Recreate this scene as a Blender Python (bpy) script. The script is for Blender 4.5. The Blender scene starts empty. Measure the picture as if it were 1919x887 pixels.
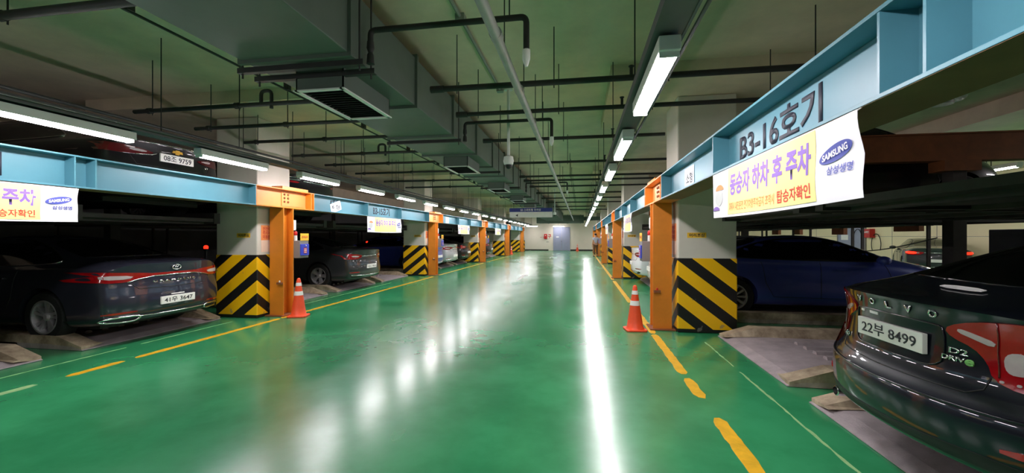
import bpy, bmesh, math, random
from mathutils import Vector, Matrix
from mathutils.bvhtree import BVHTree
R = random.Random(7)
SC = bpy.context.scene
COL = SC.collection

# ------------------------------------------------------------------ camera, world, exposure
FPX, VPX = 770.0, 1088.0
YAW = math.atan((VPX - 959.5) / FPX)
cam_d = bpy.data.cameras.new('camera')
cam = bpy.data.objects.new('camera', cam_d)
COL.objects.link(cam)
cam.location = (0, 0, 1.5)
cam.rotation_euler = (math.pi / 2, 0, YAW)
cam_d.sensor_width = 36.0
cam_d.lens = 36.0 * FPX / 1919
cam_d.clip_start = 0.05
SC.camera = cam
w = bpy.data.worlds.new('world')
SC.world = w
w.use_nodes = True
w.node_tree.nodes['Background'].inputs[0].default_value = (0.9, 0.95, 1, 1)
w.node_tree.nodes['Background'].inputs[1].default_value = 0.0
SC.view_settings.view_transform = 'Standard'
SC.view_settings.look = 'None'
SC.view_settings.gamma = 1.0
SC.view_settings.use_curve_mapping = False
SC.view_settings.exposure = 1.75
LAMP = 26.0          # radiance of the fluorescent diffusers
SC.cycles.max_bounces = 8
SC.cycles.diffuse_bounces = 5
SC.cycles.glossy_bounces = 4
SC.cycles.sample_clamp_indirect = 6.0
SC.cycles.caustics_reflective = True
SC.cycles.blur_glossy = 1.0
SC.cycles.caustics_refractive = False


# ------------------------------------------------------------------ helpers
def lin(c):
    return tuple(((v / 255) / 12.92 if v / 255 <= .04045 else ((v / 255 + .055) / 1.055) ** 2.4) for v in c)


MATS = {}


def mat(name, c, rough=.6, metal=0., noise=0., nscale=4., bump=0., bscale=60., coat=0., emit=0., spec=.5, stretch=None, c2=None):
    """procedural principled material, colour varied by a noise"""
    if name in MATS:
        return MATS[name]
    m = bpy.data.materials.new(name)
    m.use_nodes = True
    nt = m.node_tree
    b = nt.nodes['Principled BSDF']
    b.inputs['Roughness'].default_value = rough
    b.inputs['Metallic'].default_value = metal
    b.inputs['Specular IOR Level'].default_value = spec
    if coat:
        b.inputs['Coat Weight'].default_value = coat
        b.inputs['Coat Roughness'].default_value = .04
    c = lin(c)
    b.inputs['Base Color'].default_value = (*c, 1)
    tc = nt.nodes.new('ShaderNodeTexCoord')
    src = tc.outputs['Object']
    if stretch:
        mp = nt.nodes.new('ShaderNodeMapping')
        mp.inputs['Scale'].default_value = stretch
        nt.links.new(src, mp.inputs[0])
        src = mp.outputs[0]
    if noise:
        n = nt.nodes.new('ShaderNodeTexNoise')
        n.inputs['Scale'].default_value = nscale
        n.inputs['Detail'].default_value = 6
        n.inputs['Roughness'].default_value = .65
        nt.links.new(src, n.inputs['Vector'])
        mx = nt.nodes.new('ShaderNodeMix')
        mx.data_type = 'RGBA'
        if c2:
            d, u = (*lin(c2), 1), (*c, 1)
        else:
            d = (*[v * (1 - noise) for v in c], 1)
            u = (*[min(1, v * (1 + noise)) for v in c], 1)
        mx.inputs[6].default_value = d
        mx.inputs[7].default_value = u
        rp = nt.nodes.new('ShaderNodeMapRange')
        rp.inputs[1].default_value = .3
        rp.inputs[2].default_value = .7
        nt.links.new(n.outputs['Fac'], rp.inputs[0])
        nt.links.new(rp.outputs[0], mx.inputs[0])
        nt.links.new(mx.outputs[2], b.inputs['Base Color'])
    if bump:
        n2 = nt.nodes.new('ShaderNodeTexNoise')
        n2.inputs['Scale'].default_value = bscale
        n2.inputs['Detail'].default_value = 4
        nt.links.new(src, n2.inputs['Vector'])
        bp = nt.nodes.new('ShaderNodeBump')
        bp.inputs['Strength'].default_value = bump
        bp.inputs['Distance'].default_value = .01
        nt.links.new(n2.outputs['Fac'], bp.inputs['Height'])
        nt.links.new(bp.outputs[0], b.inputs['Normal'])
    if emit:
        b.inputs['Emission Color'].default_value = (*c, 1)
        b.inputs['Emission Strength'].default_value = emit
    MATS[name] = m
    return m


class MB:
    """mesh collector: everything added becomes one mesh object"""

    def __init__(s):
        s.bm = bmesh.new()

    def box(s, x0, x1, y0, y1, z0, z1):
        v = [s.bm.verts.new((x, y, z)) for x in (x0, x1) for y in (y0, y1) for z in (z0, z1)]
        for f in ((0, 1, 3, 2), (4, 6, 7, 5), (0, 4, 5, 1), (2, 3, 7, 6), (0, 2, 6, 4), (1, 5, 7, 3)):
            s.bm.faces.new([v[i] for i in f])
        return s

    def prism(s, pts, axis, a, b):
        """polygon in the two other axes (cyclic order) extruded along axis from a to b"""
        def P(p, t):
            if axis == 0: return (t, p[0], p[1])
            if axis == 1: return (p[0], t, p[1])
            return (p[0], p[1], t)
        A = [s.bm.verts.new(P(p, a)) for p in pts]
        B = [s.bm.verts.new(P(p, b)) for p in pts]
        n = len(pts)
        s.bm.faces.new(A)
        s.bm.faces.new(B[::-1])
        for i in range(n):
            s.bm.faces.new((A[i], B[i], B[(i + 1) % n], A[(i + 1) % n]))
        return s

    def tube(s, path, r, n=10, cap=True, closed=False):
        P = [Vector(p) for p in path]
        rings = []
        rr = r if isinstance(r, (list, tuple)) else [r] * len(P)
        prev = None
        m = len(P)
        for i, p in enumerate(P):
            if closed:
                d = (P[(i + 1) % m] - P[i - 1]).normalized()
            elif i == 0: d = (P[1] - P[0]).normalized()
            elif i == m - 1: d = (P[-1] - P[-2]).normalized()
            else: d = ((P[i] - P[i - 1]).normalized() + (P[i + 1] - P[i]).normalized()).normalized()
            if prev is None:
                u = d.orthogonal().normalized()
            else:
                u = (prev - d * prev.dot(d)).normalized()
            prev = u
            v = d.cross(u)
            rings.append([s.bm.verts.new(p + (u * math.cos(2 * math.pi * k / n) + v * math.sin(2 * math.pi * k / n)) * rr[i]) for k in range(n)])
        rng = range(m) if closed else range(m - 1)
        for i in rng:
            a, b = rings[i], rings[(i + 1) % m]
            for k in range(n):
                s.bm.faces.new((a[k], a[(k + 1) % n], b[(k + 1) % n], b[k]))
        if cap and not closed:
            s.bm.faces.new(rings[0][::-1])
            s.bm.faces.new(rings[-1])
        return s

    def lathe(s, prof, n=20, M=None, cap=True):
        """profile (r, z) around z"""
        M = M or Matrix()
        rings = []
        for r, z in prof:
            rings.append([s.bm.verts.new(M @ Vector((max(r, 1e-4) * math.cos(2 * math.pi * k / n), max(r, 1e-4) * math.sin(2 * math.pi * k / n), z))) for k in range(n)])
        for a, b in zip(rings, rings[1:]):
            for k in range(n):
                s.bm.faces.new((a[k], a[(k + 1) % n], b[(k + 1) % n], b[k]))
        if cap:
            s.bm.faces.new(rings[0][::-1])
            s.bm.faces.new(rings[-1])
        return s

    def quad(s, *p):
        s.bm.faces.new([s.bm.verts.new(q) for q in p])
        return s

    def build(s, name, m, parent=None, smooth=False, bevel=0, loc=None):
        bmesh.ops.remove_doubles(s.bm, verts=s.bm.verts, dist=1e-5)
        bmesh.ops.recalc_face_normals(s.bm, faces=s.bm.faces)
        me = bpy.data.meshes.new(name)
        s.bm.to_mesh(me)
        s.bm.free()
        return link(name, me, m, parent, smooth, bevel, loc)


def link(name, me, m, parent=None, smooth=False, bevel=0, loc=None):
    o = bpy.data.objects.new(name, me)
    if m is not None:
        me.materials.clear()
        me.materials.append(m)
    if smooth:
        for p in me.polygons: p.use_smooth = True
        if smooth != 'all':
            me.set_sharp_from_angle(angle=math.radians(40))
    COL.objects.link(o)
    if parent: o.parent = parent
    if loc: o.location = loc
    if bevel:
        b = o.modifiers.new('bevel', 'BEVEL')
        b.width = bevel
        b.segments = 2
        b.limit_method = 'ANGLE'
    return o


def tag(o, label, cat, group=None, kind=None):
    o['label'] = label
    o['category'] = cat
    if group: o['group'] = group
    o['kind'] = kind or 'thing'
    return o


def thing(name, label, cat, loc=(0, 0, 0), rz=0., group=None):
    o = bpy.data.objects.new(name, None)
    o.empty_display_size = .1
    COL.objects.link(o)
    o.location = loc
    o.rotation_euler = (0, 0, rz)
    return tag(o, label, cat, group)


def structure(o):
    o['kind'] = 'structure'
    return o


def copy_thing(o, loc=None, rz=None, label=None):
    c = o.copy()
    COL.objects.link(c)
    if loc is not None: c.location = loc
    if rz is not None: c.rotation_euler = (0, 0, rz)
    if label: c['label'] = label
    for ch in list(o.children):
        d = ch.copy()
        COL.objects.link(d)
        d.parent = c
        for g in list(ch.children):
            e = g.copy()
            COL.objects.link(e)
            e.parent = d
    return c


NTH = ['nearest', 'second', 'third', 'fourth', 'fifth', 'sixth', 'seventh', 'eighth', 'ninth', 'tenth', 'eleventh', 'twelfth', 'thirteenth',
       'fourteenth', 'fifteenth', 'sixteenth', 'seventeenth', 'eighteenth', 'nineteenth', 'twentieth', 'twenty-first', 'twenty-second', 'twenty-third']
_TXT = {}


def text_bm(s, w=None, h=1., ext=.002, bold=.0, shear=0.):
    """front-extruded text in the XY plane, centred, scaled to width w and height h; z is outwards"""
    cu = bpy.data.curves.new('lettering', 'FONT')
    cu.body = s
    cu.size = 1
    cu.offset = bold
    cu.shear = shear
    cu.resolution_u = 3
    o = bpy.data.objects.new('lettering', cu)
    COL.objects.link(o)
    dg = bpy.context.evaluated_depsgraph_get()
    me = bpy.data.meshes.new_from_object(o.evaluated_get(dg))
    bpy.data.objects.remove(o)
    bpy.data.curves.remove(cu)
    bm = bmesh.new()
    bm.from_mesh(me)
    bpy.data.meshes.remove(me)
    bmesh.ops.triangulate(bm, faces=bm.faces)
    xs = [v.co.x for v in bm.verts]
    ys = [v.co.y for v in bm.verts]
    x0, x1, y0, y1 = min(xs), max(xs), min(ys), max(ys)
    ky = h / (y1 - y0)
    kx = (w / (x1 - x0)) if w else ky
    for v in bm.verts:
        v.co = Vector(((v.co.x - (x0 + x1) / 2) * kx, (v.co.y - (y0 + y1) / 2) * ky, 0))
    if ext:
        g = bmesh.ops.extrude_face_region(bm, geom=list(bm.faces))
        for e in g['geom']:
            if isinstance(e, bmesh.types.BMVert): e.co.z += ext
    return bm


def frame_M(o, right, up):
    """matrix that takes x to right, y to up, z outwards at o"""
    r, u = Vector(right).normalized(), Vector(up).normalized()
    n = r.cross(u)
    M = Matrix((r, u, n)).transposed().to_4x4()
    M.translation = Vector(o)
    return M


def text_obj(name, s, m, o, right, up, w=None, h=.1, ext=.002, bold=.02, parent=None, shear=0., fn=None):
    bm = text_bm(s, w, h, ext, bold, shear)
    M = frame_M(o, right, up)
    if fn:
        for v in bm.verts: v.co = fn(v.co)
    else:
        bmesh.ops.transform(bm, matrix=M, verts=bm.verts)
    me = bpy.data.meshes.new(name)
    bm.to_mesh(me)
    bm.free()
    return link(name, me, m, parent)


# ------------------------------------------------------------------ materials
def floor_material():
    m = bpy.data.materials.new('green_epoxy')
    m.use_nodes = True
    nt = m.node_tree
    b = nt.nodes['Principled BSDF']
    tc = nt.nodes.new('ShaderNodeTexCoord')

    def noise(sc, det, vec=None, rough=.6):
        n = nt.nodes.new('ShaderNodeTexNoise')
        n.inputs['Scale'].default_value = sc
        n.inputs['Detail'].default_value = det
        n.inputs['Roughness'].default_value = rough
        nt.links.new(vec or tc.outputs['Object'], n.inputs['Vector'])
        return n.outputs['Fac']

    def mrange(src, a, b_, c, d):
        r = nt.nodes.new('ShaderNodeMapRange')
        r.interpolation_type = 'SMOOTHSTEP'
        for i, v in enumerate((a, b_, c, d)): r.inputs[i + 1].default_value = v
        nt.links.new(src, r.inputs[0])
        return r.outputs[0]
    mx = nt.nodes.new('ShaderNodeMix')
    mx.data_type = 'RGBA'
    mx.inputs[6].default_value = (*lin((42, 128, 80)), 1)
    mx.inputs[7].default_value = (*lin((56, 150, 98)), 1)
    nt.links.new(mrange(noise(.9, 8), .35, .65, 0, 1), mx.inputs[0])
    nt.links.new(mx.outputs[2], b.inputs['Base Color'])
    mp = nt.nodes.new('ShaderNodeMapping')
    mp.inputs['Scale'].default_value = (1, .35, 1)
    nt.links.new(tc.outputs['Object'], mp.inputs[0])
    nt.links.new(mrange(noise(.8, 3, mp.outputs[0]), .2, .8, .15, .30), b.inputs['Roughness'])
    b.inputs['IOR'].default_value = 1.7
    bp = nt.nodes.new('ShaderNodeBump')
    bp.inputs['Strength'].default_value = .03
    bp.inputs['Distance'].default_value = .01
    nt.links.new(noise(2.2, 1.5), bp.inputs['Height'])
    nt.links.new(bp.outputs[0], b.inputs['Normal'])
    return m


def stripe_material():
    """yellow and black chevrons, apex on the corner at the object's origin"""
    m = bpy.data.materials.new('hazard_stripes')
    m.use_nodes = True
    nt = m.node_tree
    b = nt.nodes['Principled BSDF']
    tc = nt.nodes.new('ShaderNodeTexCoord')
    sp = nt.nodes.new('ShaderNodeSeparateXYZ')
    nt.links.new(tc.outputs['Object'], sp.inputs[0])

    def mth(op, a, b_=None):
        n = nt.nodes.new('ShaderNodeMath')
        n.operation = op
        for i, v in enumerate((a, b_)):
            if v is None: continue
            if isinstance(v, (int, float)): n.inputs[i].default_value = v
            else: nt.links.new(v, n.inputs[i])
        return n.outputs[0]
    d = mth('ADD', mth('ABSOLUTE', sp.outputs[0]), mth('ABSOLUTE', sp.outputs[1]))
    v = mth('ADD', sp.outputs[2], mth('MULTIPLY', d, .78))
    f = mth('FRACT', mth('DIVIDE', mth('ADD', v, 2.0 - .98), .43))
    # f in (.47, 1) yellow
    isy = mth('GREATER_THAN', f, .46)
    n = nt.nodes.new('ShaderNodeTexNoise')
    n.inputs['Scale'].default_value = 5
    n.inputs['Detail'].default_value = 8
    nt.links.new(tc.outputs['Object'], n.inputs['Vector'])
    low = mth('MULTIPLY', mth('GREATER_THAN', .06, sp.outputs[2]), 1.0)
    isy = mth('MULTIPLY', isy, mth('SUBTRACT', 1.0, low))
    mx = nt.nodes.new('ShaderNodeMix')
    mx.data_type = 'RGBA'
    mx.inputs[6].default_value = (*lin((22, 21, 20)), 1)
    mx.inputs[7].default_value = (*lin((252, 192, 8)), 1)
    nt.links.new(isy, mx.inputs[0])
    mx2 = nt.nodes.new('ShaderNodeMix')
    mx2.data_type = 'RGBA'
    mx2.inputs[7].default_value = (*lin((120, 115, 105)), 1)
    nt.links.new(mx.outputs[2], mx2.inputs[6])
    nt.links.new(mth('MULTIPLY', mth('GREATER_THAN', n.outputs['Fac'], .67), .6), mx2.inputs[0])
    nt.links.new(mx2.outputs[2], b.inputs['Base Color'])
    b.inputs['Roughness'].default_value = .45
    return m


M_floor = floor_material()
M_stripe = stripe_material()
M_conc = mat('ceiling_concrete', (230, 212, 188), .85, noise=.12, nscale=1.5, bump=.15, bscale=40)
M_col = mat('column_paint', (214, 208, 196), .7, noise=.07, nscale=1.2, bump=.08, bscale=25)
M_wall = mat('wall_paint', (224, 216, 200), .6, noise=.05, nscale=.6)
M_cream = mat('cream_panel', (238, 226, 186), .6, noise=.05, nscale=.5)
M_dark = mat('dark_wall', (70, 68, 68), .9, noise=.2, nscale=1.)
M_base = mat('dark_baseboard', (52, 44, 42), .6, noise=.1)
M_duct = mat('grey_duct', (92, 102, 94), .6, noise=.10, nscale=2.5, metal=.15)
M_iron = mat('dark_iron', (50, 48, 48), .6, noise=.2, nscale=9, metal=.2)
M_pipe = mat('grey_pipe', (150, 152, 146), .5, noise=.12, nscale=7, metal=.2)
M_pipe_dark = mat('black_pipe', (44, 41, 41), .65, noise=.15, nscale=8)
M_white = mat('white_enamel', (225, 224, 220), .45, noise=.04)
M_rail = mat('raceway_steel', (92, 88, 90), .7, noise=.08, nscale=6)
M_lamp = mat('lamp_diffuser', (255, 247, 252), .4, emit=LAMP)
M_blue = mat('light_blue_paint', (74, 128, 142), .42, noise=.06, nscale=2.5, bump=.03, bscale=30)
M_orange = mat('orange_paint', (214, 128, 34), .45, noise=.10, nscale=3)
M_orange_l = mat('peach_paint', (228, 150, 82), .45, noise=.06, nscale=3)
M_rust = mat('rusty_orange_steel', (128, 72, 36), .7, noise=.25, nscale=4)
M_primer = mat('brown_primer', (128, 96, 66), .7, noise=.15, nscale=3)
M_yline = mat('yellow_line_paint', (222, 172, 34), .4, noise=.18, nscale=9)
M_pale = mat('worn_line_paint', (150, 190, 130), .4, noise=.2, nscale=9)
M_cone = mat('cone_orange', (244, 82, 40), .5, noise=.08, nscale=8)
M_refl = mat('reflective_white', (240, 236, 232), .35, noise=.04)
M_plate_steel = mat('galvanized_steel', (170, 160, 162), .5, noise=.22, nscale=5, metal=.1, bump=.5, bscale=90)
M_tan = mat('worn_tan_steel', (206, 190, 160), .6, noise=.3, nscale=5, metal=.05, c2=(120, 102, 84))
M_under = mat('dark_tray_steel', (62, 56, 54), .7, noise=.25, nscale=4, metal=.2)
M_cloth = mat('banner_cloth', (240, 238, 244), .7, noise=.02, nscale=3)
M_yel = mat('banner_yellow', (250, 234, 150), .7, noise=.03, nscale=3)
M_purple = mat('purple_print', (138, 104, 190), .7, noise=.04)
M_oprint = mat('orange_print', (226, 150, 90), .7, noise=.05)
M_rprint = mat('red_print', (214, 70, 50), .7, noise=.05)
M_bprint = mat('blue_print', (70, 80, 165), .6, noise=.04)
M_ink = mat('dark_paint', (40, 42, 54), .55, noise=.12, nscale=8)
M_gray_box = mat('grey_control_box', (132, 128, 126), .5, noise=.06)
M_bluep = mat('blue_panel', (52, 70, 200), .4, noise=.05)
M_red = mat('red_paint', (196, 30, 28), .4, noise=.08)
M_yellow = mat('yellow_sign', (246, 196, 56), .5, noise=.05)
M_paper = mat('white_paper', (238, 238, 236), .7, noise=.03)
M_poster = mat('orange_poster', (240, 150, 90), .6, noise=.05)
M_poster2 = mat('pale_poster', (240, 210, 190), .6, noise=.05)
M_doorp = mat('blue_grey_door', (150, 156, 180), .5, noise=.04)
M_navy = mat('navy_sign', (40, 50, 130), .5, noise=.05)
M_black = mat('black_plastic', (20, 20, 22), .5, noise=.15)
M_redlamp = mat('lit_red_lamp', (255, 40, 20), .4, emit=.8)
# car materials
P_volvo = mat('paint_dark_navy', (14, 18, 28), .35, metal=.15, spec=.2, coat=1., noise=.06)
P_grey = mat('paint_charcoal', (46, 47, 60), .35, metal=.35, spec=.2, coat=1., noise=.05)
P_grey2 = mat('paint_graphite', (56, 58, 60), .35, metal=.35, spec=.2, coat=1., noise=.05)
P_black = mat('paint_black', (14, 13, 17), .3, metal=.1, spec=.2, coat=1., noise=.05)
P_blue = mat('paint_deep_blue', (66, 80, 172), .35, metal=.1, coat=1., noise=.05)
P_blue_b = mat('paint_blue_bright', (52, 66, 160), .35, metal=.1, coat=1., noise=.05)
P_white = mat('paint_white', (228, 230, 232), .35, coat=1., noise=.02)
P_silver = mat('paint_silver', (196, 200, 202), .35, metal=.5, coat=1., noise=.03)
M_glass = mat('tinted_glass', (9, 10, 11), .06, spec=.6, noise=.05)
M_tire = mat('tire_rubber', (16, 16, 17), .8, noise=.2, nscale=20)
M_rim = mat('rim_alloy', (190, 190, 192), .3, metal=.7, noise=.05)
M_rim_d = mat('rim_dark', (70, 70, 72), .35, metal=.7, noise=.05)
M_chrome = mat('chrome', (225, 225, 228), .12, metal=1., noise=.02)
M_lred = mat('tail_lamp_red', (150, 10, 18), .15, coat=1., noise=.15, nscale=12)
M_lred_d = mat('tail_lamp_dark_red', (84, 6, 14), .15, coat=1., noise=.15, nscale=12)
M_lwhite = mat('tail_lamp_clear', (184, 172, 172), .15, coat=1., noise=.1, nscale=12)
M_plate = mat('number_plate', (244, 242, 236), .4, noise=.03)
M_pink = mat('plate_ink', (36, 38, 46), .5, noise=.1)
M_gold = mat('gold_emblem', (214, 166, 60), .3, metal=.5, noise=.1)
M_green = mat('green_badge', (130, 200, 110), .4, noise=.05)
M_trim = mat('black_trim', (18, 18, 19), .55, noise=.1)

# ------------------------------------------------------------------ room shell
XL, XR, Y0, Y1, ZC = -13.0, 15.3, -7.0, 43.8, 3.9
structure(MB().box(XL, XR, Y0, Y1 + .3, -.2, 0).build('floor', M_floor))
structure(MB().box(XL, XR, Y0, Y1 + .3, ZC, ZC + .25).build('ceiling', M_conc))
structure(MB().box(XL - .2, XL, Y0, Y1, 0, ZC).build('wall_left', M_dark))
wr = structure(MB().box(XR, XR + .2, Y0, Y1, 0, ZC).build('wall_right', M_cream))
structure(MB().box(XL, XR, Y1, Y1 + .25, 0, ZC).build('wall_far', M_wall))
structure(MB().box(XL, XR, Y0 - .2, Y0, 0, ZC).build('wall_near', M_wall))
structure(MB().box(XL, -3.37, Y1 - .02, Y1, 0, .13).build('baseboard_far', M_base))
COLY = [6.65 + 8.2 * k for k in range(-1, 5)]      # near faces of the columns
CW = .86
POSTY = [c + .38 for c in COLY]
BAY = [6.65 + 8.2 * k for k in range(0, 5)]

# shallow drop panels over the columns
for i, c in enumerate(COLY):
    for xa, xb in ((-8.6, -3.75), (.42, 5.0)):
        structure(MB().box(xa, xb, c - .75, c + 2.0, ZC - .2, ZC + .01).build('ceiling_panel', M_conc))
# longitudinal beams in the parking rows
structure(MB().box(-12.9, -11.9, Y0, Y1, ZC - .55, ZC + .01).build('ceiling_beam', M_conc))
structure(MB().box(7.2, 7.9, Y0, Y1, ZC - .3, ZC + .01).build('ceiling_beam', M_conc))


def gp(x, y, z=0.):
    """photo pixel of a point on the level z to the world point"""
    S, C = math.sin(YAW), math.cos(YAW)
    f = FPX * (z - 1.5) / (443.5 - y)
    u = (x - 959.5) / FPX
    return f * (u * C - S), f * (u * S + C)


# painted lines on the floor
def worn_line(xc, ya, yb, wd, m, seed, z=.0025):
    rr = random.Random(seed)
    n = max(3, int((yb - ya) / .07))
    mb = MB()
    L, Rr = [], []
    for i in range(n + 1):
        y = ya + (yb - ya) * i / n
        e = 1 if 0 < i < n else .45
        L.append((xc - wd / 2 * e + rr.uniform(-.007, .007), y, z))
        Rr.append((xc + wd / 2 * e + rr.uniform(-.007, .007), y + rr.uniform(-.02, .02), z))
    vl = [mb.bm.verts.new(p) for p in L]
    vr = [mb.bm.verts.new(p) for p in Rr]
    for i in range(n):
        mb.bm.faces.new((vl[i], vr[i], vr[i + 1], vl[i + 1]))
    g = bmesh.ops.extrude_face_region(mb.bm, geom=list(mb.bm.faces))
    for e in g['geom']:
        if isinstance(e, bmesh.types.BMVert): e.co.z -= .0035
    return structure(mb.build('floor_line', m))


for a, b in ((1.2, 2.25), (2.75, 3.62), (4.06, 4.58), (4.72, 6.55), (6.62, 9.4), (9.6, 14.2), (14.6, 22.), (22.4, 30), (30.3, 37)):
    worn_line(1.11, a, b, .105, M_yline, int(a * 10))
for a, b in ((-.5, 2.2), (3.55, 4.1), (4.25, 6.7), (6.75, 9.), (9.05, 14.6), (15.3, 22.6), (23.6, 30.5)):
    worn_line(-5.42, a, b, .10, M_yline, int(a * 10) + 3)
worn_line(-5.44, 2.45, 3.3, .10, M_pale, 5)
for a, b in ((1.4, 4.9), (5.1, 6.2)):
    worn_line(1.74, a, b, .018, M_pale, int(a * 10))
for a, b in ((2.6, 4.6), (4.8, 6.3), (7.7, 12.5)):
    worn_line(-6.05, a, b, .02, M_pale, int(a * 10))
# white direction arrows, seen as small slashes
for (px, py) in ((978, 520), (1032, 483)):
    x, y = gp(px, py)
    mb = MB()
    mb.box(x - .05, x + .05, y - .9, y + .5, .0005, .003)
    mb.prism([(x - .2, y + .5), (x + .2, y + .5), (x, y + 1.2)], 2, .0005, .003)
    structure(mb.build('floor_line', M_refl))

# ------------------------------------------------------------------ columns
SIDES = {'left': (-5.84, -1), 'right': (1.5, 1)}
for side, (xf, sg) in SIDES.items():
    for i, c in enumerate(COLY):
        if i == 0: continue
        c2 = c + (.12 if side == 'right' else 0)
        lab = {1: 'nearest', 2: 'second', 3: 'third', 4: 'fourth', 5: 'fifth'}[i]
        t = thing('concrete_column', '%s square concrete column with black and yellow chevrons in the %s-hand row' % (lab, side), 'column', (xf, c2, 0), 0, 'columns along the %s side' % side)
        x0, x1 = (0, CW) if sg > 0 else (-CW, 0)
        MB().box(x0, x1, 0, CW, 0, ZC - .201).build('shaft', M_col, t, bevel=.02)
        e = .006
        MB().box(x0 - e, x1 + e, -e, CW + e, 0, 1.165).build('hazard_band', M_stripe, t, bevel=.015)
# the far slim pillar in front of the end wall
t = thing('concrete_column', 'slim white pillar with striped foot standing by the far end wall', 'column', (-5.75, 41.2, 0))
MB().box(-.16, .16, 0, .3, 0, ZC - .202).build('shaft', M_col, t)
MB().box(-.165, .165, -.005, .305, 0, 1.1).build('hazard_band', M_stripe, t)

# ------------------------------------------------------------------ steel frames
BZ0, BZ1 = 2.04, 2.40


def hbeam_y(y0, y1, x0, x1, z0, z1, m, parent, stiff=(), web_m=None, tf=.018, tw=.014):
    MB().box(x0, x1, y0, y1, z1 - tf, z1).build('top_flange', m, parent, bevel=.002)
    MB().box(x0, x1, y0, y1, z0, z0 + tf).build('bottom_flange', m, parent, bevel=.002)
    MB().box(x0 + .003, x1 - .003, y0, y1, z0 - .002, z0 + .001).build('primed_underside', M_primer, parent)
    xm = (x0 + x1) / 2
    MB().box(xm - tw / 2, xm + tw / 2, y0, y1, z0 + tf, z1 - tf).build('web', web_m or m, parent)
    for s in stiff:
        MB().box(x0 + .004, x1 - .004, s - .007, s + .007, z0 + tf, z1 - tf).build('stiffener', m, parent)


PFRONT = {'left': -5.5, 'right': 1.15}      # aisle edge of the flanges
for side, (xf, sg) in SIDES.items():
    fx = PFRONT[side]
    for i, py in enumerate(POSTY):
        if i == 0: continue
        lab = {1: 'nearest', 2: 'second', 3: 'third', 4: 'fourth', 5: 'fifth'}[i]
        near = py - .13
        t = thing('steel_post', '%s orange steel post with bolted beam node in the %s-hand row' % (lab, side), 'steel post', (fx, py, 0), 0, 'orange posts along the %s side' % side)
        a, b = (0, .29) if sg > 0 else (-.29, 0)
        MB().box(a, b, -.13, -.112, .02, BZ0).build('flange', M_orange, t, bevel=.002)
        MB().box(a, b, .132, .15, .02, BZ0).build('flange', M_orange, t, bevel=.002)
        mid = (a + b) / 2
        MB().box(mid - .007, mid + .007, -.112, .132, .02, BZ0).build('web', M_orange, t)
        MB().box(a - .05, b + .05, -.2, .22, 0, .022).build('base_plate', M_rust, t, bevel=.004)
        # beam node
        n0, n1 = -.78, .78
        MB().box(a, b, n0, n1, BZ1 - .018, BZ1).build('node_flange', M_orange, t)
        MB().box(a, b, n0, n1, BZ0, BZ0 + .018).build('node_flange', M_orange, t)
        MB().box(mid - .008, mid + .008, n0, n1, BZ0 + .018, BZ1 - .018).build('node_web', M_orange_l, t)
        for yy in (n0 + .008, n1 - .008, n1 - .09): MB().box(a + .003, b - .003, yy - .008, yy + .008, BZ0 + .018, BZ1 - .018).build('end_plate', M_orange, t)
        s_ = mid - sg * .02
        MB().box(min(s_, s_ + sg * .012), max(s_, s_ + sg * .012), -.02, .62, BZ0 + .05, BZ1 - .03).build('splice_plate', M_orange_l, t)
        for by in (.05, .15):
            for bz in (.13, .2, .27):
                Mx = Matrix.Translation((s_, by, BZ0 + bz)) @ Matrix.Rotation(-sg * math.pi / 2, 4, 'Y')
                MB().lathe([(.022, -.002), (.022, .014), (.012, .02)], 6, Mx).build('bolt', M_rust, t)
        MB().box(a + .03, b - .03, -.12, .62, BZ1, BZ1 + .055).build('top_channel', M_orange_l if side == 'left' else M_orange, t, bevel=.004)
    # blue beams between the nodes
    for i in range(len(POSTY)):
        yb = POSTY[i + 1] if i + 1 < len(POSTY) else None
        if yb is None: continue
        ya = POSTY[i] + .78
        ye = yb - .78
        nm = {0: 'nearest', 1: 'second', 2: 'third', 3: 'fourth', 4: 'fifth'}[i]
        extra = ', painted number and banner below' if i < 2 else ''
        t = thing('steel_beam', '%s light blue steel beam span over the %s-hand parking bays' % (nm, side), 'steel beam', (fx, ya, BZ0), 0, 'blue beams along the %s side' % side)
        a, b = (0, .29) if sg > 0 else (-.29, 0)
        st = [yb - 3.15 - ya, yb - 5.2 - ya, .008, ye - ya - .008]
        st += [yb - 3.35 - ya, yb - 5.45 - ya] if side == 'left' and i == 0 else ([yb - 5.42 - ya] if i == 0 else [])
        hbeam_y(0, ye - ya, a, b, 0, BZ1 - BZ0, M_blue, t, st)
        mid = (a + b) / 2 - sg * .008
        right = (0, -1, 0) if sg > 0 else (0, 1, 0)
        txt = {('left', 0): 'B3-14호기', ('left', 1): 'B3-15호기', ('right', 0): 'B3-16호기', ('right', 1): 'B3-17호기', ('left', 2): 'B3-13호기', ('left', 3): 'B3-12호기', ('right', 2): 'B3-18호기'}.get((side, i))
        txt = {('left', 0): '호기', ('left', 1): 'B3-15호기', ('right', 0): 'B3-16호기'}.get((side, i))
        if (side, i) == ('left', 1): text_obj('lettering', '대형', M_ink, (mid, yb - 6.45 - ya, (BZ1 - BZ0) / 2 + .03), right, (0, 0, 1), .4, .2, .003, .02, t)
        if txt:
            yc = {('left', 0): 2.98 - .02, ('left', 1): yb - 4.2, ('right', 0): 3.04}[(side, i)]
            wd = {('left', 0): .42, ('left', 1): .98, ('right', 0): 1.16}[(side, i)]
            text_obj('lettering', txt, M_ink, (mid, yc - ya, (BZ1 - BZ0) / 2), right, (0, 0, 1), wd, .235, .003, .02, t)

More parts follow.
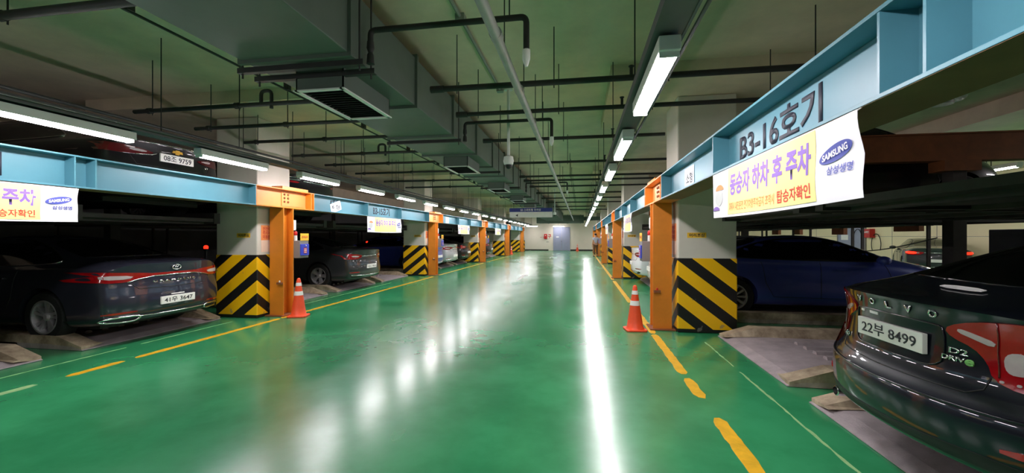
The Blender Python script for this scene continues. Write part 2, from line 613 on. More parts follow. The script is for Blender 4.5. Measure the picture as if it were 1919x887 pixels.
# ------------------------------------------------------------------ banners
def banner(side, y_near, y_far, zt, zb, label, cut_logo=False, simple=False, seed=1):
    sg = SIDES[side][1]
    fx = PFRONT[side] - sg * .012
    wdt, hgt = y_far - y_near, zt - zb
    rr = random.Random(seed)
    ph = rr.uniform(0, 6)

    def S(t, v, out=0.):
        """t from reading left to right 0..1, v from bottom to top 0..1"""
        y = (y_far - wdt * t) if sg > 0 else (y_near + wdt * t)
        corner = max(0, (t - .72) / .28)
        wave = .012 * math.sin(5 * t + ph) * (1 - v) + .02 * corner * math.sin(9 * (t + .55 * v) + ph) * (.25 + .75 * (1 - abs(2 * v - 1)))
        sag = -.02 * math.sin(math.pi * t) * (1 - v) * .6 + .012 * math.sin(3.1 * t) * v * 0
        return Vector((fx - sg * (wave + out), y + (.018 * math.sin(3 * v + ph) * corner), zb + hgt * v + sag))
    t = thing('hanging_banner', label, 'banner', (0, 0, 0), 0, 'banners below the blue beams')

    def sheet(t0, t1, v0, v1, out, n=24, m=6):
        mb = MB()
        g = [[mb.bm.verts.new(S(t0 + (t1 - t0) * i / n, v0 + (v1 - v0) * j / m, out)) for j in range(m + 1)] for i in range(n + 1)]
        for i in range(n):
            for j in range(m):
                mb.bm.faces.new((g[i][j], g[i + 1][j], g[i + 1][j + 1], g[i][j + 1]))
        ge = bmesh.ops.extrude_face_region(mb.bm, geom=list(mb.bm.faces))
        for e in ge['geom']:
            if isinstance(e, bmesh.types.BMVert): e.co.x += sg * .0015
        return mb
    sheet(0, 1, 0, 1, 0, 40, 10).build('cloth', M_cloth, t, smooth=True)
    sheet(.2, .83, .05, .985, .0025).build('yellow_panel', M_yel, t, smooth=True)

    def wr(name, s, tc, vc, tw, vh, m, bold=.02, shear=0., out=.004):
        bm = text_bm(s, tw, vh, 0, bold, shear)
        for v in bm.verts:
            v.co = S(tc + v.co.x, vc + v.co.y, out)
        me = bpy.data.meshes.new(name)
        bm.to_mesh(me)
        bm.free()
        return link(name, me, m, t)
    wr('headline', '동승자 하차 후 주차', .518, .64, .585, .44, M_purple, .035)
    if not simple:
        wr('notice_line', '화재시 내진운전 전기차량주차금지 조작시', .415, .2, .39, .17, M_oprint, .02)
        wr('notice_ending', '탑승자확인', .718, .21, .18, .2, M_rprint, .02)
    # oval logo
    mb = MB()
    prev = None
    for q in range(7):
        ring = []
        for k in range(40):
            a = 2 * math.pi * k / 40
            x, y = .062 * math.cos(a) * max(q / 6, .001), .105 * math.sin(a) * max(q / 6, .001)
            ring.append(mb.bm.verts.new(S(.91 + x, .61 + y + x * .9, .004)))
        if prev:
            for k in range(40): mb.bm.faces.new((prev[k], prev[(k + 1) % 40], ring[(k + 1) % 40], ring[k]))
        prev = ring
    mb.build('logo_oval', M_bprint, t)
    bm = text_bm('SAMSUNG', .095, .085, 0, .03)
    for v in bm.verts: v.co = S(.91 + v.co.x, .61 + v.co.y + v.co.x * .9, .008)
    me = bpy.data.meshes.new('logo_name')
    bm.to_mesh(me)
    bm.free()
    link('logo_name', me, M_cloth, t)
    wr('sponsor_name', '삼성생명', .925, .4, .09, .11, M_bprint, .02)
    # plain round printed picture at the left end
    mb = MB()
    for (tc, vc, a, b_) in ((.085, .44, .05, .19),):
        mb.bm.faces.new([mb.bm.verts.new(S(tc + a * math.cos(2 * math.pi * k / 24), vc + b_ * math.sin(2 * math.pi * k / 24), .003)) for k in range(24)])
    mb.build('printed_disc', mat('grey_print', (205, 208, 206), .7, noise=.1), t)
    mb = MB()
    mb.bm.faces.new([mb.bm.verts.new(S(.095 + .05 * math.cos(math.pi * k / 12), .6 + .12 * math.sin(math.pi * k / 12), .0045)) for k in range(13)])
    mb.build('printed_arc', M_oprint, t)
    mb = MB()
    mb.bm.faces.new([mb.bm.verts.new(S(.05 + .045 * math.cos(math.pi * k / 12), .16 + .09 * math.sin(math.pi * k / 12), .0045)) for k in range(13)])
    mb.build('printed_foot', M_purple, t)
    mb = MB()
    for tt in (.006, .994):
        p, q = S(tt, .985), S(tt, .985)
        mb.tube([p, (p.x + sg * .03, p.y, BZ0 + .004)], .003, 6)
    mb.build('tie_string', M_white, t)
    return t


banner('right', 1.91, 3.82, 2.03, 1.66, 'large white and yellow banner below the beam lettered B3-16', seed=2)
banner('left', 1.78, 3.7, 2.03, 1.66, 'white and yellow banner cut by the left edge, above the charcoal sedan', seed=5)
banner('left', 9.95, 12.0, 2.03, 1.62, 'small white and yellow banner below the beam lettered B3-15', simple=True, seed=9)
banner('left', 18.0, 19.95, 2.03, 1.62, 'pale banner below the third blue beam on the left', simple=True, seed=4)
banner('left', 26.2, 28.1, 2.03, 1.62, 'farthest pale banner on the left, before the fourth column', simple=True, seed=3)
banner('right', 9.6, 11.3, 2.03, 1.62, 'pale banner seen edge-on under the second blue beam on the right', simple=True, seed=8)
banner('right', 17.9, 19.6, 2.03, 1.62, 'farther pale banner seen edge-on under the third right-hand beam', simple=True, seed=6)


# papers stuck on the beams
def sheet_paper(name, label, side, yc, zc, wd, ht, rot, txt, group=None, fxo=None, m=None, tm=None):
    sg = SIDES[side][1]
    x = fxo if fxo is not None else PFRONT[side] + sg * (.145 - .012)
    t = thing(name, label, 'sign', (x, yc, zc), 0, group)
    mb = MB()
    c, s = math.cos(rot), math.sin(rot)
    pts = [((a * wd / 2) * c - (b * ht / 2) * s, (a * wd / 2) * s + (b * ht / 2) * c) for a, b in ((-1, -1), (1, -1), (1, 1), (-1, 1))]
    mb.prism(pts, 0, -.0015, .0015)
    mb.build('paper', m or M_paper, t)
    if txt:
        text_obj('lettering', txt, tm or M_ink, (-sg * .0016, 0, 0), (0, -sg, 0), (0, 0, 1), wd * .7, ht * .5, .001, .02, t)
    return t


sheet_paper('paper_notice', 'white paper taped on the blue beam beside the B3-15 lettering', 'left', 8.78, 2.19, .42, .22, .3, '6 형')
sheet_paper('paper_notice', 'white paper taped on the blue beam beside the right-hand orange post', 'right', 5.2, 2.2, .42, .26, .0, '소형')
sheet_paper('paper_notice', 'white paper taped on the third blue beam on the left', 'left', 16.9, 2.2, .42, .26, .0, '중형')
sheet_paper('paper_notice', 'white paper taped on the second blue beam on the right', 'right', 13.4, 2.2, .42, .26, .0, '')
sheet_paper('paper_notice', 'white paper taped on the third blue beam on the right', 'right', 21.6, 2.2, .42, .26, .0, '')

# posters and stickers on the columns
for side, (xf, sg) in SIDES.items():
    for i, c in enumerate(COLY):
        if i in (0, 5): continue
        nm = {1: 'nearest', 2: 'second', 3: 'third', 4: 'fourth'}[i]
        c2 = c + (.12 if side == 'right' else 0)
        t = thing('notice_poster', 'orange and white notice on the aisle face of the %s %s-hand column' % (nm, side), 'poster', (xf - sg * .004, c2 + .26, 1.43), 0, 'orange notices on the columns')
        MB().box(-.002, .002, -.17, .17, .0, .28).build('sheet', M_poster, t)
        MB().box(-.002, .002, -.17, .17, -.22, .0).build('lower_sheet', M_poster2, t)
        text_obj('lettering', '안전수칙\n주의사항\n이용안내', M_rprint, (-sg * .003, 0, .14), (0, -sg, 0), (0, 0, 1), .26, .22, .001, .02, t)
        if i > 3: continue
        t = thing('warning_sticker', 'yellow mind-your-head strip on the near face of the %s %s-hand column' % (nm, side), 'sticker', (xf + sg * .28, c2 - .003, 1.52), 0, 'yellow strips on the columns')
        MB().box(-.14, .14, -.002, .002, -.04, .04).build('strip', M_yellow, t)
        text_obj('lettering', '머리조심', M_ink, (0, -.003, 0), (1, 0, 0), (0, 0, 1), .22, .055, .001, .03, t)

# ------------------------------------------------------------------ control boxes on the posts
for side, (xf, sg) in SIDES.items():
    fx = PFRONT[side]
    for i in (1, 2, 3):
        py = POSTY[i]
        nm = {1: 'nearest', 2: 'second', 3: 'third'}[i]
        t = thing('control_box', 'grey control box with blue keypad on the %s %s-hand orange post' % (nm, side), 'control box', (fx, py + .15, 1.08), 0, 'control boxes on the posts')
        xo = -sg * .13
        MB().box(min(xo, sg * .12), max(xo, sg * .12), .0, .26, 0, .34).build('housing', M_gray_box, t, bevel=.006)
        xa = xo - sg * .02
        MB().box(min(xo, xa), max(xo, xa), .01, .25, .05, .27).build('keypad_panel', M_bluep, t, bevel=.004)
        xb = xa - sg * .004
        MB().box(min(xa, xb), max(xa, xb), .09, .18, .09, .2).build('keypad', M_red, t)
        mb = MB()
        for kz in range(3):
            for ky in range(3): mb.box(min(xb, xb - sg * .003), max(xb, xb - sg * .003), .1 + ky * .025, .116 + ky * .025, .1 + kz * .032, .118 + kz * .032)
        mb.build('button', M_refl, t)
        MB().lathe([(.018, 0), (.018, .012), (.0, .014)], 12, Matrix.Translation((xb, .14, .235)) @ Matrix.Rotation(-sg * math.pi / 2, 4, 'Y')).build('switch_knob', M_chrome, t)
        # sign above and warning lamp
        t = thing('small_sign', 'small yellow sign standing on the control box of the %s %s-hand post' % (nm, side), 'sign', (fx - sg * .13, py + .17, 1.42), 0, 'yellow signs on the control boxes')
        MB().box(-.004, .004, -.0, .24, 0, .14).build('board', M_yellow, t)
        text_obj('lettering', '조작금지', M_rprint, (-sg * .005, .12, .07), (0, -sg, 0), (0, 0, 1), .18, .05, .001, .02, t)
        t = thing('warning_lamp', 'red-topped white beacon over the control box of the %s %s-hand post' % (nm, side), 'warning lamp', (fx + sg * .0, py + .2, 1.42), 0, 'beacons on the posts')
        MB().lathe([(.032, 0), (.032, .1), (.028, .1)], 16).build('body', M_white, t, smooth=True)
        MB().lathe([(.03, .1), (.034, .105), (.034, .16), (.02, .18), (.0, .185)], 16).build('dome', M_red, t, smooth=True)
        t = thing('junction_box', 'white junction box high on the %s %s-hand orange post' % (nm, side), 'junction box', (fx, py + .15, 1.62), 0, 'junction boxes on the posts')
        MB().box(min(0, sg * .12), max(0, sg * .12), .0, .07, 0, .2).build('case', M_white, t, bevel=.006)
        MB().box(min(-sg * .006, 0), max(-sg * .006, 0), .01, .06, .02, .18).build('cover', M_paper, t)
        MB().tube([(sg * .06, .03, .2), (sg * .06, .03, BZ0 - 1.62)], .012, 8).build('conduit', M_white, t)
        # photo sensor low on the post
        t = thing('light_sensor', 'small sensor bracket low on the %s %s-hand orange post' % (nm, side), 'sensor', (fx + sg * .06, py - .13, .62), 0, 'sensors on the posts')
        MB().box(-.05, .05, -.05, -.0, -.02, .02).build('bracket', M_rust, t)
        MB().lathe([(.014, 0), (.014, .03), (.008, .035)], 12, Matrix.Translation((0, -.025, .02))).build('eye', M_red if side == 'right' else M_white, t)

# ------------------------------------------------------------------ fluorescent lights and raceways
def make_light(name, lab, loc, group, length=1.12):
    t = thing(name, lab, 'light', loc, 0, group)
    MB().box(-.06, .06, -.03, length + .03, .005, .09).build('housing', M_white, t, bevel=.006)
    for y in (-.012, length): MB().box(-.056, .056, y, y + .012, -.028, .01).build('end_cap', M_white, t, bevel=.006)
    mb = MB()
    n = 12
    rings = []
    for y, k in ((0, .55), (.015, .9), (.04, 1), (length - .04, 1), (length - .015, .9), (length, .55)):
        rings.append([mb.bm.verts.new((.055 * k * math.cos(math.radians(174 + 192 * j / n)), y, .004 + .032 * k * math.sin(math.radians(174 + 192 * j / n)))) for j in range(n + 1)])
    for a, b in zip(rings, rings[1:]):
        for j in range(n): mb.bm.faces.new((a[j], a[j + 1], b[j + 1], b[j]))
    mb.bm.faces.new(rings[0])
    mb.bm.faces.new(rings[-1])
    mb.build('diffuser', M_lamp, t, smooth=True)
    return t


LZL, LZR = 2.57, 2.53
proto = None
k = 0
LXL, LXR = -4.95, .49
for i in range(-2, 19):
    y = 4.66 + 1.97 * (i - 1)
    lab = '%s fluorescent light above the left-hand blue beams' % NTH[i - 1] if i >= 1 else 'fluorescent light of the left row beside the camera'
    g = 'lights of the left-hand row'
    if i == 0: lab = 'fluorescent light cut by the left edge, beside the black hatchback raised above'
    if i == 0: lab = 'long fluorescent light cut by the left edge of the picture'
    loc = (LXL, y, LZL)
    if proto is None: proto = make_light('fluorescent_light', lab, loc, g)
    else: copy_thing(proto, loc, 0, lab)
for i in range(-1, 19):
    y = 2.42 + 2.03 * i
    lab = '%s fluorescent light of the right-hand row over the aisle' % NTH[i] if i >= 0 else 'fluorescent light of the right row overhead of the camera'
    c = copy_thing(proto, (LXR, y, LZR), 0, lab)
    c['group'] = 'lights of the right-hand row'
# lights at the far wall and in the aisle behind the right-hand bays
for j, (x, y, rz, lab) in enumerate(((-4.4, 42.2, math.pi / 2, 'fluorescent light across the far wall left of the hydrant'), (-1.7, 43.0, math.pi / 2, 'fluorescent light above the grey far door'), (2.6, 41.2, math.pi / 2, 'fluorescent light at the far end of the right row'))):
    c = copy_thing(proto, (x, y, 2.56), rz, lab)
    c['group'] = 'lights at the far wall'
    MB().tube([(0, .6, .09), (0, .6, ZC - 2.56)], .01, 6).build('hanger_rod', M_iron, c)
for j in range(10):
    c = copy_thing(proto, (11.6, 5.4 + 4.0 * j, 2.9), 0, '%s fluorescent light of the aisle behind the right-hand cars' % NTH[j])
    c['group'] = 'lights behind the right-hand bays'
    c['label'] += ', by the cream wall'
    MB().tube([(0, .6, .09), (0, .6, ZC - 2.9)], .01, 6).build('hanger_rod', M_iron, c)

for j in range(6):  # extra fill row, added to brighten and whiten the ceiling over the right-hand bays
    c = copy_thing(proto, (9.2, 6.4 + 4.0 * j, 3.0), 0, '%s added fluorescent fill light right behind the raised right-hand cars' % NTH[j])
    c['group'] = 'lights behind the right-hand bays'
    MB().tube([(0, .6, .09), (0, .6, ZC - 3.0)], .01, 6).build('hanger_rod', M_iron, c)
for nm, x, ya, yb in (('left', LXL, -1, 41.5), ('right', LXR, -1, 41.)):
    LZ = LZL if nm == 'left' else LZR
    t = thing('cable_raceway', 'long grey metal raceway carrying the %s row of lights' % nm, 'raceway', (x, 0, LZ + .09), 0, 'light raceways')
    mb = MB().box(-.075, .075, ya, yb, .02, .07)
    mb.box(-.09, -.075, ya, yb, .015, .08).box(.075, .09, ya, yb, .015, .08)
    mb.build('channel', M_rail, t)
    MB().tube([(.14, ya, .05), (.14, yb, .05)], .012, 8).build('conduit', M_rail, t)
    for j in range(16):
        yy = 1.2 + 2.3 * j + (.7 if nm == 'left' else 0)
        MB().tube([(-.05, yy, .07), (-.05, yy, ZC - LZ - .09)], .006, 6).build('hanger_rod', M_iron, t)

# ------------------------------------------------------------------ ventilation duct
DX0, DX1, DZ0, DZ1 = -2.95, -1.93, 3.05, 3.62
t = thing('ventilation_duct', 'long square grey ventilation duct below the ceiling left of the aisle', 'duct', (0, 0, 0))
MB().box(DX0, DX1, -1, 24, DZ0, DZ1).build('duct_body', M_duct, t, bevel=.01)
for j in range(17):
    y = .35 + 1.42 * j
    mb = MB()
    e, wd = .032, .018
    mb.box(DX0 - e, DX0, y - wd, y + wd, DZ0 - e, DZ1 + e).box(DX1, DX1 + e, y - wd, y + wd, DZ0 - e, DZ1 + e)
    mb.box(DX0, DX1, y - wd, y + wd, DZ0 - e, DZ0).box(DX0, DX1, y - wd, y + wd, DZ1, DZ1 + e)
    mb.build('joint_flange', M_duct, t)
hy = [gp(683, 113, 3.0)[1], gp(698, 131, 3.0)[1], gp(862, 262, 3.0)[1], gp(935, 322, 3.0)[1]]
hy += [hy[-1] + 3.05 * q for q in range(1, 4)]
for j, y in enumerate(hy):
    t = thing('duct_hanger', '%s trapeze hanger with rods crossing under the grey duct' % NTH[j], 'hanger', (0, y, 0), 0, 'hangers under the duct')
    zz = DZ0 - .045
    MB().prism([(0, zz - .035), (.05, zz - .035), (.05, zz - .03), (.005, zz - .03), (.005, zz + .012), (0, zz + .012)], 0, DX0 - .1, DX1 + .1).build('angle_bar', M_iron, t)
    for x in (DX0 - .06, DX1 + .06):
        MB().tube([(x, .02, zz - .08), (x, .02, ZC)], .008, 6).build('rod', M_iron, t)
g0 = gp(577, 169, 2.86)
for j, y in enumerate((g0[1], 7.65, 11.5, 15.3, 19.2)):
    t = thing('air_diffuser', '%s downward air grille hanging from the grey duct' % NTH[j], 'vent', (0, y, 0), 0, 'grilles under the duct')
    xa, xb, ln = -2.62, -2.14, .92
    mb = MB()
    zt, zb_ = DZ0, 2.86
    for (a, b, c, d) in ((xa, xa + .012, 0, ln), (xb - .012, xb, 0, ln), (xa, xb, 0, .012), (xa, xb, ln - .012, ln)): mb.box(a, b, c, d, zb_, zt)
    mb.build('neck_box', M_duct, t)
    mb = MB()
    for (a, b, c, d) in ((xa - .02, xa + .025, -.02, ln + .02), (xb - .025, xb + .02, -.02, ln + .02), (xa, xb, -.02, .025), (xa, xb, ln - .025, ln + .02)): mb.box(a, b, c, d, zb_ - .012, zb_)
    mb.build('grille_frame', M_white, t)
    mb = MB()
    for q in range(14):
        yy = .05 + (ln - .1) * q / 13
        mb.prism([(yy, zb_ + .0), (yy + .03, zb_ + .03), (yy + .034, zb_ + .03), (yy + .004, zb_ + .0)], 0, xa + .02, xb - .02)
    mb.build('louvre', M_iron, t)

# ------------------------------------------------------------------ pipes
def elbow_pipe(pts, r, n=10, seg=5, rad=.06):
    """points with rounded corners"""
    P = [Vector(p) for p in pts]
    out = [P[0]]
    for i in range(1, len(P) - 1):
        a = (P[i - 1] - P[i]).normalized()
        b = (P[i + 1] - P[i]).normalized()
        for q in range(seg + 1):
            s = q / seg
            p0, p1 = P[i] + a * rad, P[i] + b * rad
            out.append(p0 * (1 - s) ** 2 + P[i] * 2 * s * (1 - s) + p1 * s * s)
    out.append(P[-1])
    return MB().tube(out, r, n)


# long drain pipe along the aisle
t = thing('drain_pipe', 'long light grey pipe running down the middle of the aisle ceiling', 'pipe', (0, 0, 0))
PX, PZ = -.66, 3.1
MB().tube([(PX, -1, PZ), (PX, 38.4, PZ - .1)], .042, 14).build('pipe_run', M_pipe, t, smooth=True)
for j in range(14):
    y = 1.9 + 1.25 * j if j < 6 else 9.5 + 3.5 * (j - 6)
    MB().tube([(PX, y, PZ), (PX, y + .09, PZ)], .052, 14).build('coupling', M_pipe, t, smooth=True)
    MB().tube([(PX, y + .4, PZ + .04), (PX, y + .4, ZC)], .006, 6).build('hanger_rod', M_iron, t)
# cross pipes on the right of the duct
rp = []
for py in (152, 204.5, 258, 303, 329, 337, 348.5, 361, 371, 379, 387, 393):
    rp.append(gp(1075, py, 3.25)[1])
for j, y in enumerate(rp):
    xe = 2.75
    for c in COLY:
        if c + .0 < y < c + CW + .25: xe = 1.42
    t = thing('sprinkler_pipe', '%s dark cross pipe from the duct to the right-hand bays' % NTH[j], 'pipe', (0, y, 3.25), 0, 'cross pipes right of the duct')
    MB().tube([(-1.72, 0, 0), (xe, 0, 0)], .03 if j != 0 else .033, 10).build('pipe_run', M_pipe_dark, t, smooth=True)
    MB().tube([(-1.76, 0, 0), (-1.6, 0, 0)], .042, 10).build('end_cap', M_pipe_dark, t, smooth=True)
    for x in (-1.45, -.3, .95, 2.4):
        if x > xe or (x > 2 and j > 4): continue
        MB().tube([(x, .04, -.05), (x, .04, ZC - 3.25)], .0065, 6).build('hanger_rod', M_iron, t)
    mb = MB()
    mb.lathe([(.018, .0), (.018, .09), (.03, .1), (.03, .11)], 10, Matrix.Translation((.55, 0, .02)))
    mb.build('sprinkler_head', M_iron, t)
# cross pipes on the left
lp = [(108, 18, 3.2), (400, 201, 3.2), (480, 236, 3.2), (690, 267, 3.2), (700, 287, 3.2), (760, 305, 3.2), (800, 322, 3.2), (830, 338, 3.2), (850, 350, 3.2)]
for j, (px, py, z) in enumerate(lp):
    x, y = gp(px, py, z)
    for c in COLY:
        if c - .1 < y < c + CW + .1: y = c - .12
    t = thing('sprinkler_pipe', '%s dark cross pipe from the duct over the left-hand lights' % NTH[j], 'pipe', (0, y, z), 0, 'cross pipes left of the duct')
    MB().tube([(-6.0, 0, 0), (-2.9, 0, 0)], .028 if j else .034, 10).build('pipe_run', M_pipe_dark, t, smooth=True)
    for x in (-4.4, -5.75):
        MB().tube([(x, .035, -.05), (x, .035, ZC - z)], .0065, 6).build('hanger_rod', M_iron, t)
        MB().tube([(x - .03, 0, 0), (x + .03, 0, 0)], .04, 10).build('clamp', M_pipe_dark, t)
    if j in (1, 4):
        elbow_pipe([(-4.05, 0, .02), (-4.05, 0, .17), (-3.9, 0, .17), (-3.9, 0, -.06)], .022).build('loop_fitting', M_pipe_dark, t, smooth=True)
# branch lines with swan-neck sprinkler drops crossing to the drain pipe
for j, (px, py) in enumerate(((800, 48), (830, 233), (1010, 343))):
    y = gp(px, py, 3.35)[1]
    t = thing('sprinkler_drop', '%s thin branch pipe with elbow drop beside the aisle pipe' % NTH[j], 'pipe', (0, y, 3.35), 0, 'branch pipes with drops')
    elbow_pipe([(-1.86, 0, -.1), (-1.86, 0, 0), (-.45, 0, 0), (-.45, 0, -.28)], .026, rad=.05).build('pipe_run', M_pipe_dark, t, smooth=True)
    MB().lathe([(.034, -.28), (.034, -.36), (.02, -.4), (.012, -.42)], 12, Matrix.Translation((-.45, 0, 0))).build('sprinkler_head', M_white, t, smooth=True)
    MB().lathe([(.03, -.1), (.035, -.16), (.02, -.2), (.03, -.22), (.035, -.3), (.0, -.31)], 12, Matrix.Translation((-1.86, 0, 0))).build('valve', M_iron, t, smooth=True)
    MB().tube([(-.6, .03, 0), (-.6, .03, ZC - 3.35)], .0065, 6).build('hanger_rod', M_iron, t)
# thin conduits along the ceiling
t = thing('ceiling_conduit', 'thin grey conduit on the ceiling leading to the nearest hanging camera', 'conduit', (0, 0, 0))
MB().tube([(-1.28, -1, ZC - .03), (-1.28, 6.6, ZC - .03)], .022, 8).build('conduit_run', M_pipe, t)
for y in (1.2, 2.6, 4.3, 6.5): MB().box(-1.33, -1.23, y - .05, y + .05, ZC - .07, ZC).build('junction_box', M_pipe, t)
t = thing('ceiling_conduit', 'thin dark conduit along the ceiling above the left-hand lights', 'conduit', (0, 0, 0))
MB().tube([(-3.95, -1, 3.5), (-3.95, 36, 3.5)], .014, 8).build('conduit_run', M_pipe_dark, t)
for y in range(1, 34, 2): MB().box(-3.985, -3.915, y, y + .06, 3.5, ZC).build('clip', M_pipe_dark, t)
t = thing('ceiling_conduit', 'dark conduit passing along the fronts of the left-hand columns', 'conduit', (0, 0, 0))
MB().tube([(-5.7, 2, 3.0), (-5.7, 36, 3.0)], .02, 8).build('conduit_run', M_pipe_dark, t)
for y in range(3, 34, 3):
    for dx in (0, .08): MB().tube([(-5.7 + dx, y + .1, 3.0), (-5.7 + dx, y + .1, ZC)], .006, 6).build('hanger_rod', M_iron, t)

# ------------------------------------------------------------------ hanging cameras and the hanging sign
for j, (x, y, zb_) in enumerate(((-1.15, 6.55, 2.68), (-1.3, 21.0, 2.62))):
    t = thing('dome_camera', ['white dome camera hanging on a white pole near the duct', 'smaller far white dome camera hanging on a pole'][j], 'camera', (x, y, 0), 0, 'hanging cameras')
    MB().tube([(0, 0, zb_ + .12), (0, 0, ZC)], .024, 12).build('pole', M_white, t, smooth=True)
    MB().lathe([(.07, ZC - .03), (.07, ZC)], 16).build('ceiling_plate', M_white, t)
    MB().lathe([(.03, zb_ + .13), (.075, zb_ + .11), (.085, zb_ + .04), (.075, zb_ - .01), (.06, zb_ - .02)], 20).build('housing', M_white, t, smooth=True)
    MB().lathe([(.06, zb_ - .02), (.055, zb_ - .05), (.03, zb_ - .08), (0, zb_ - .088)], 20).build('lens_dome', M_black, t, smooth=True)
x0, y0 = gp(955, 408, 2.4)
x1, y1 = gp(1036, 408, 2.4)
t = thing('hanging_sign', 'blue-topped white direction sign hanging across the aisle', 'sign', ((x0 + x1) / 2, y0, 2.4))
W2 = (x1 - x0) / 2
MB().box(-W2, W2, -.03, .03, 0, .26).build('white_panel', M_white, t)
MB().box(-W2, W2, -.032, .032, .26, .44).build('blue_panel', M_navy, t)
text_obj('lettering', 'B3 스마트형 주차장', M_refl, (0, -.034, .35), (1, 0, 0), (0, 0, 1), W2 * .95, .11, .001, .02, t)
mb = MB()
mb.prism([(-.72 * W2, .1), (-.6 * W2, .16), (-.6 * W2, .04)], 1, -.033, -.03)
mb.build('arrow', M_ink, t)
for s in (-.8, .8): MB().tube([(s * W2, 0, .44), (s * W2, 0, ZC - 2.4)], .008, 6).build('hanger_rod', M_iron, t)

# ------------------------------------------------------------------ far wall things
def wx(px, y=Y1):
    u = (px - 959.5) / FPX
    S, C = math.sin(YAW), math.cos(YAW)
    f = y / (u * S + C)
    return f * (u * C - S)


xd0, xd1 = wx(1038), wx(1067)
d = thing('door_1', 'grey blue double door in the middle of the far wall', 'door', ((xd0 + xd1) / 2, Y1, 0))
d['kind'] = 'structure'
hw = (xd1 - xd0) / 2
MB().box(-hw - .07, -hw, -.05, 0, 0, 2.5).box(hw, hw + .07, -.05, 0, 0, 2.5).box(-hw, hw, -.05, 0, 2.43, 2.5).build('door_frame', M_doorp, d)
MB().box(-hw, -.01, -.035, 0, .01, 2.43).build('door_leaf', M_doorp, d)
MB().box(.01, hw, -.035, 0, .01, 2.43).build('door_leaf', M_doorp, d)
MB().tube([(-.06, -.036, 1.0), (-.06, -.09, 1.0), (.06, -.09, 1.0), (.06, -.036, 1.0)], .015, 8).build('handle', M_iron, d)
MB().box(-hw * .7, -hw * .35, -.04, -.035, 1.4, 1.5).build('door_sign', M_paper, d)
structure(MB().box(wx(1068) + .05, 7, Y1 - .02, Y1, 0, .14).build('baseboard_far', M_base))
xh = wx(1022.5)
t = thing('fire_hose_box', 'red fire hose box on the far wall left of the door', 'fire box', (xh, Y1, 1.25))
MB().box(-.16, .16, -.12, 0, 0, .52).build('cabinet', M_red, t, bevel=.01)
MB().box(-.12, .12, -.13, -.12, .05, .47).build('door', M_red, t)
MB().lathe([(.05, 0), (.05, .03), (.0, .04)], 14, Matrix.Translation((0, -.13, .36)) @ Matrix.Rotation(math.pi / 2, 4, 'X')).build('lamp', M_refl, t)
o = text_obj('wall_lettering', '구', M_red, (wx(1030), Y1 - .004, 1.52), (1, 0, 0), (0, 0, 1), .36, .44, .002, .03)
tag(o, 'big red Korean letter painted on the far wall beside the hose box', 'lettering')
o = text_obj('wall_lettering', '━ ㅣ', M_red, (wx(1015.5), Y1 - .004, 1.42), (1, 0, 0), (0, 0, 1), .42, .2, .002, .02)
tag(o, 'small red strokes painted on the far wall left of the hose box', 'lettering')
o = text_obj('wall_lettering', '소화기', M_ink, (wx(1026), Y1 - .004, .92), (1, 0, 0), (0, 0, 1), .3, .1, .002, .02)
tag(o, 'small dark wall lettering below the red hose box', 'lettering')
t = thing('shutter', 'grey steel door in the recess at the left end of the far wall', 'door', (-7.3, Y1 - .001, 0))
MB().box(-.8, .8, -.06, 0, 0, 3.2).build('door_leaf', mat('dim_grey_door', (120, 116, 122), .5, noise=.05), t)
MB().tube([(.6, -.06, 1.0), (.6, -.12, 1.0), (.6, -.12, 1.15), (.6, -.06, 1.15)], .012, 8).build('handle', M_iron, t)
# dark pipe rack and duct bundle before the far wall
t = thing('ventilation_duct', 'wider far length of the grey duct before the far wall', 'duct', (0, 0, 0))
MB().box(DX0 - .15, DX1 + .35, 24.02, 38.3, DZ0 - .12, DZ1).build('duct_body', M_duct, t, bevel=.01)
for j in range(9): MB().box(DX0 - .18, DX1 + .38, 24.6 + 1.6 * j, 24.64 + 1.6 * j, DZ0 - .15, DZ1 + .03).build('joint_flange', M_duct, t)
t = thing('service_duct', 'dark lower duct block crossing before the far wall', 'duct', (0, 0, 0))
MB().box(-4.1, .3, 38.6, 39.6, 2.75, 3.5).build('duct_body', M_duct, t, bevel=.01)
for x in (-3, -1.2, 0): MB().box(x - .03, x + .03, 38.57, 39.63, 2.72, 3.53).build('joint_flange', M_duct, t)
MB().box(.3, 2.6, 38.9, 39.5, 3.0, 3.35).build('side_branch', M_duct, t)

# ------------------------------------------------------------------ traffic cones
def make_cone(loc, lab, s=1.):
    t = thing('traffic_cone', lab, 'traffic cone', loc, .12, 'traffic cones')
    t.scale = (s, s, s)
    mb = MB()
    mb.prism([(.19 * math.cos(a) * k, .19 * math.sin(a) * k) for a, k in [(math.pi / 4 + q * math.pi / 2 + dq, 1.1) for q in range(4) for dq in (-.12, .12)]], 2, 0, .03)
    mb.build('base', M_cone, t, bevel=.008)

    def rad(z): return .132 - (.132 - .028) * (z - .03) / (.72 - .03)
    prof = [(.15, .03), (.14, .045)] + [(rad(z), z) for z in (.06, .2, .35, .5, .62, .70)] + [(.022, .715), (.012, .72)]
    MB().lathe(prof, 24).build('cone_body', M_cone, t, smooth=True)
    for za, zb_ in ((.4, .475), (.575, .635)):
        MB().lathe([(rad(za) + .001, za), (rad(za) + .003, za), (rad(zb_) + .003, zb_), (rad(zb_) + .001, zb_)], 24, cap=False).build('reflective_band', M_refl, t, smooth=True)
    return t


